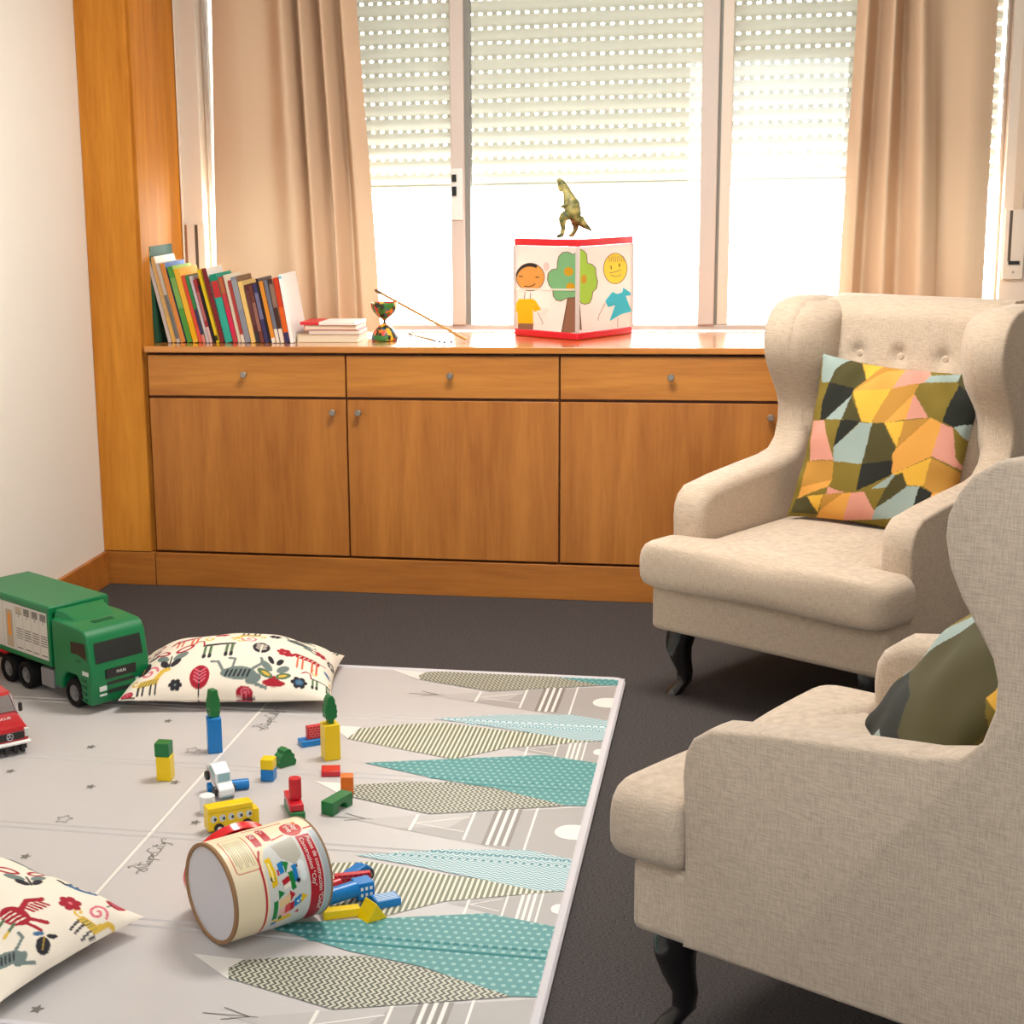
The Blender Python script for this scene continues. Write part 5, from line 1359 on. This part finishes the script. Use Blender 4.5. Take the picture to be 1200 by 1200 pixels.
stick('long wooden diabolo stick leaning up against the left curtain', (-.945, 5.600, WT+.006), (-1.306, 5.800, 1.022), .005, .005)
s2 = stick('diabolo stick lying flat on the worktop beside the diabolo', (-1.060, 5.585, WT+.006), (-1.186, 5.80, WT+.006), .0045, .0045)
def beads():
    m = MB(); pts = [(-1.062, 5.59), (-1.05, 5.565), (-1.035, 5.56), (-1.028, 5.54), (-1.012, 5.535), (-1.006, 5.515), (-.992, 5.518), (-.985, 5.53)]
    m.tube([(x, y, WT+.0045+.002*(i % 2)) for i, (x, y) in enumerate(pts)], .0022, 6)
    for i in (1, 3, 5, 7): m.lathe([(0, 0), (.004, .0015), (.0055, .005), (.004, .0085), (0, .010)], 12, c=(pts[i][0], pts[i][1], WT+.0003))
    tag(m.build('knotted_string', plain('dark knotted cord', (96, 84, 80), .8)), 'dark knotted string lying at the end of the stick lying flat', 'string')
beads()

# ------------------------------------------------------------------ books
PAGE = plain('book page edges', (228, 214, 190), .8)
GBK = 'books standing in the row on the worktop'
def book_mesh(name, w, h, d, spine, cover, parent, bands=(), title=None):
    cs = plain('book cover %d %d %d' % spine, spine, .65, .2); cc = plain('book cover %d %d %d' % cover, cover, .65, .2)
    mats = [cs, cc]; e = min(.0022, w*.2)
    m = MB(); m.span(0, e, .001, d, 0, h, 1); m.span(w-e, w, .001, d, 0, h, 1); m.span(0, w, 0, e, 0, h, 0)
    for z0, z1, col in bands:
        mm = plain('book band %d %d %d' % col, col, .65, .2)
        if mm not in mats: mats.append(mm)
        m.add([(0.0004, -.0005, z0*h), (w-.0004, -.0005, z0*h), (w-.0004, -.0005, z1*h), (0.0004, -.0005, z1*h)], [(0, 1, 2, 3)], mats.index(mm))
    m.build('cover', mats, parent, smooth=None)
    MB().span(e, w-e, e, d-.003, .003, h-.004).build('pages', PAGE, parent, smooth=None)
W_ = (236, 228, 216)
def T_(col=(236, 228, 216)): return ((.55, .9, col),)
# px of the foot's left and right edge, height in m, lean in degrees, depth, spine, cover, bands, label
BK = [
 (180.5, 186, .336, 3.2, .23, (40, 84, 64), (44, 84, 66), ((.90, .95, (150, 180, 160)),), 'tallest dark green book against the wooden pillar'),
 (197.5, 201.5, .310, 13, .21, (196, 186, 182), (200, 190, 184), (), 'thin grey-white book, second from the wooden pillar'),
 (202, 207.5, .306, 13, .21, (214, 172, 112), (240, 230, 220), ((.0, .3, (222, 180, 96)),), 'cream book with a white cover, taller than its right neighbours'),
 (208, 212.5, .285, 13.5, .20, (196, 186, 170), (186, 176, 160), ((.05, .6, (110, 112, 112)),), 'thin grey book left of the one with a blue cover'),
 (213, 219, .284, 13.5, .21, (212, 138, 70), (62, 96, 166), (), 'orange-spined book with a blue cover'),
 (221, 228, .272, 13.5, .20, (84, 150, 66), (156, 192, 44), ((.45, .85, (124, 170, 92)),), 'green book with a lime green cover'),
 (228.5, 235, .264, 13.5, .20, (232, 180, 60), (242, 188, 48), ((.05, .3, (226, 172, 24)),), 'wide yellow book with a yellow cover'),
 (235.5, 240, .240, 13.5, .17, (218, 80, 60), (206, 120, 70), ((.0, .22, (222, 90, 76)),), 'thin red-orange book right of the wide yellow one'),
 (240.5, 244.5, .240, 13.5, .17, (56, 132, 78), (70, 120, 80), ((.12, .5, (70, 56, 92)), (.0, .12, (220, 130, 120))), 'thin book with a green upper and violet lower spine'),
 (245, 248.5, .238, 13.5, .17, (204, 190, 196), (200, 190, 196), (), 'thin silvery book between two coloured ones'),
 (249, 253, .226, 13.5, .17, (158, 54, 58), (150, 60, 60), ((.35, .8, (176, 100, 100)), (.0, .25, (210, 180, 176))), 'thin dark red book with a pale foot'),
 (253.5, 256.5, .205, 13.5, .16, (34, 34, 36), (40, 40, 40), (), 'short black book left of the slim yellow one'),
 (257, 260.5, .262, 13.5, .18, (222, 190, 36), (226, 196, 60), ((.03, .1, (60, 60, 30)),), 'slim bright yellow book left of the maroon one'),
 (262, 267.5, .264, 13, .18, (124, 42, 46), (248, 244, 238), (), 'maroon book with a tall white cover'),
 (268.5, 277.5, .242, 12, .17, (52, 166, 148), (60, 160, 140), ((.66, .90, (190, 54, 54)), (.90, 1.0, (28, 140, 112))), 'widest book, teal with a red band'),
 (278, 283.5, .232, 12, .17, (190, 62, 70), (180, 80, 60), ((.12, .5, (206, 44, 84)), (.75, .98, (180, 100, 60))), 'crimson patterned book right of the teal one'),
 (284, 287.5, .240, 11.5, .18, (214, 198, 176), (246, 238, 214), (), 'thin pale beige book with an ivory cover'),
 (288, 292, .220, 11.5, .16, (172, 66, 62), (170, 70, 60), ((.0, .13, (230, 216, 196)),), 'red book with a cream label at its foot'),
 (292.5, 299.5, .232, 11.5, .18, (136, 140, 152), (140, 110, 84), ((.5, .95, (150, 152, 160)),), 'grey-blue book with a brown patterned cover'),
 (300, 305.5, .216, 11.5, .16, (232, 194, 118), (234, 200, 128), (), 'pale yellow book left of the dark purple one'),
 (306, 311, .204, 11, .15, (92, 50, 54), (90, 60, 60), ((.0, .2, (60, 60, 64)), (.3, .9, (110, 66, 66))), 'dark purple-brown book with a grey foot'),
 (311.5, 316, .202, 11, .15, (112, 62, 52), (110, 60, 52), ((.2, .7, (150, 104, 92)),), 'brown book with pale lettering, left of the navy one'),
 (316.5, 321.5, .206, 11, .15, (66, 62, 104), (70, 66, 108), ((.4, .85, (120, 116, 150)),), 'navy blue book with pale lettering'),
 (322, 324.8, .226, 11, .17, (44, 38, 40), (110, 104, 100), (), 'thin black book with a grey cover, tallest of the right half'),
 (325.2, 330, .216, 11, .16, (222, 142, 52), (210, 130, 60), ((.0, .08, (236, 226, 210)),), 'orange book right of the thin black one'),
 (330.5, 335, .220, 10.5, .16, (112, 112, 126), (120, 116, 124), ((.0, .22, (232, 220, 204)),), 'grey book with a white label at its foot'),
 (335.5, 340.5, .224, 10, .16, (74, 48, 42), (230, 190, 160), ((.0, .22, (232, 220, 204)), (.55, .92, (140, 110, 96))), 'dark brown book with a white label at its foot'),
 (341, 347, .226, 9.5, .16, (208, 66, 38), (214, 60, 40), ((.0, .16, (60, 58, 96)), (.16, .55, (224, 98, 32))), 'red-orange book with a navy foot'),
 (347.5, 351.5, .238, 9, .19, (250, 248, 244), (250, 248, 244), ((.94, .98, (120, 200, 226)),), 'white book at the right end of the standing row'),
]
for i, (a, b, h, lean, d, sp_, cv, bands, lab) in enumerate(BK):
    X = -2.0505 + (a-180.5)*.00298; w = (b-a)*.00298*math.cos(math.radians(lean))*.97
    t = thing('book', lab, 'book', (X, 5.532 + .006*random.random(), WT), rot=(0, math.radians(-lean), 0), group=GBK)
    book_mesh('book', w, h, d, sp_, cv, t, bands)
def flat_book(x0, x1, z, h, y, d, sp_, cv, lab, rz):
    t = thing('book', lab, 'book', (x0, y, z), rz=math.radians(rz), group='books lying in a flat pile')
    cs = plain('book cover %d %d %d' % sp_, sp_, .65, .2); cc = plain('book cover %d %d %d' % cv, cv, .65, .2); e = .0018; w = x1-x0
    m = MB(); m.span(0, w, 0, d, 0, e, 1); m.span(0, w, 0, d, h-e, h, 1); m.span(0, e, 0, d, e, h-e, 0)
    m.build('cover', [cs, cc], t, smooth=None)
    MB().span(e, w-.002, .002, d-.002, e, h-e).build('pages', PAGE, t, smooth=None)
flat_book(-1.537, -1.318, WT, .027, 5.560, .16, (150, 130, 96), (206, 186, 150), 'thick beige book at the bottom of the flat pile', 0)
flat_book(-1.495, -1.314, WT+.0273, .015, 5.562, .14, (150, 120, 150), (176, 150, 170), 'thin lilac book in the middle of the flat pile', 1)
flat_book(-1.512, -1.322, WT+.0427, .017, 5.566, .14, (196, 40, 50), (206, 120, 110), 'red book second from the top of the flat pile', -1)
def top_book():
    t = thing('book', 'thin white booklet with a red spine on top of the flat pile', 'book', (-1.525, 5.564, WT+.0600), rz=math.radians(-2), group='books lying in a flat pile')
    m = MB(); m.span(0, .068, 0, .14, 0, .010, 0); m.span(.0685, .200, 0, .14, 0, .010, 1)
    m.build('cover', [plain('red booklet cover', (212, 46, 56), .4), plain('white booklet cover', (240, 232, 226), .4)], t, smooth=None)
top_book()

# ================================================================== light
def world():
    w = bpy.data.worlds.new('overcast sky'); bpy.context.scene.world = w; w.use_nodes = True
    nt = w.node_tree; bg = nt.nodes['Background']
    bg.inputs['Color'].default_value = (1.0, 0.985, 0.955, 1); bg.inputs['Strength'].default_value = SKY
def area(name, loc, rot, sx, sy, power, col=(1, 1, 1), portal=False):
    l = bpy.data.lights.new(name, 'AREA'); l.shape = 'RECTANGLE'; l.size = sx; l.size_y = sy; l.energy = power; l.color = col
    if portal: l.cycles.is_portal = True
    o = bpy.data.objects.new(name, l); C.objects.link(o); o.location = loc; o.rotation_euler = rot
    return o
SKY = 24.0
world()
area('window_portal', (-.56, 6.2, 1.15), (math.radians(-90), 0, 0), 2.8, .56, 1, portal=True)
area('overhead_light', (-.2, .9, 2.58), (0, 0, 0), 1.6, 1.2, 30, (.88, .94, 1.0))  # unseen overhead light added as soft fill from the camera side
area('rear_fill', (.4, -1.55, 1.55), (math.radians(90), 0, 0), 1.8, 1.3, 42, (.84, .92, 1.0))  # cool fill light added behind the camera; that wall has no window
area('overhead_light', (-.5, 4.2, 2.58), (0, 0, 0), 1.0, .5, 66, (1.0, .95, .88))
sc = bpy.context.scene
sc.view_settings.view_transform = 'Standard'; sc.view_settings.look = 'None'; sc.view_settings.gamma = 1.0; sc.view_settings.exposure = 0.0
sc.view_settings.use_curve_mapping = False
sc.cycles.max_bounces = 10; sc.cycles.diffuse_bounces = 5; sc.cycles.transparent_max_bounces = 12
sc.cycles.use_denoising = True
sc.cycles.sample_clamp_indirect = 8
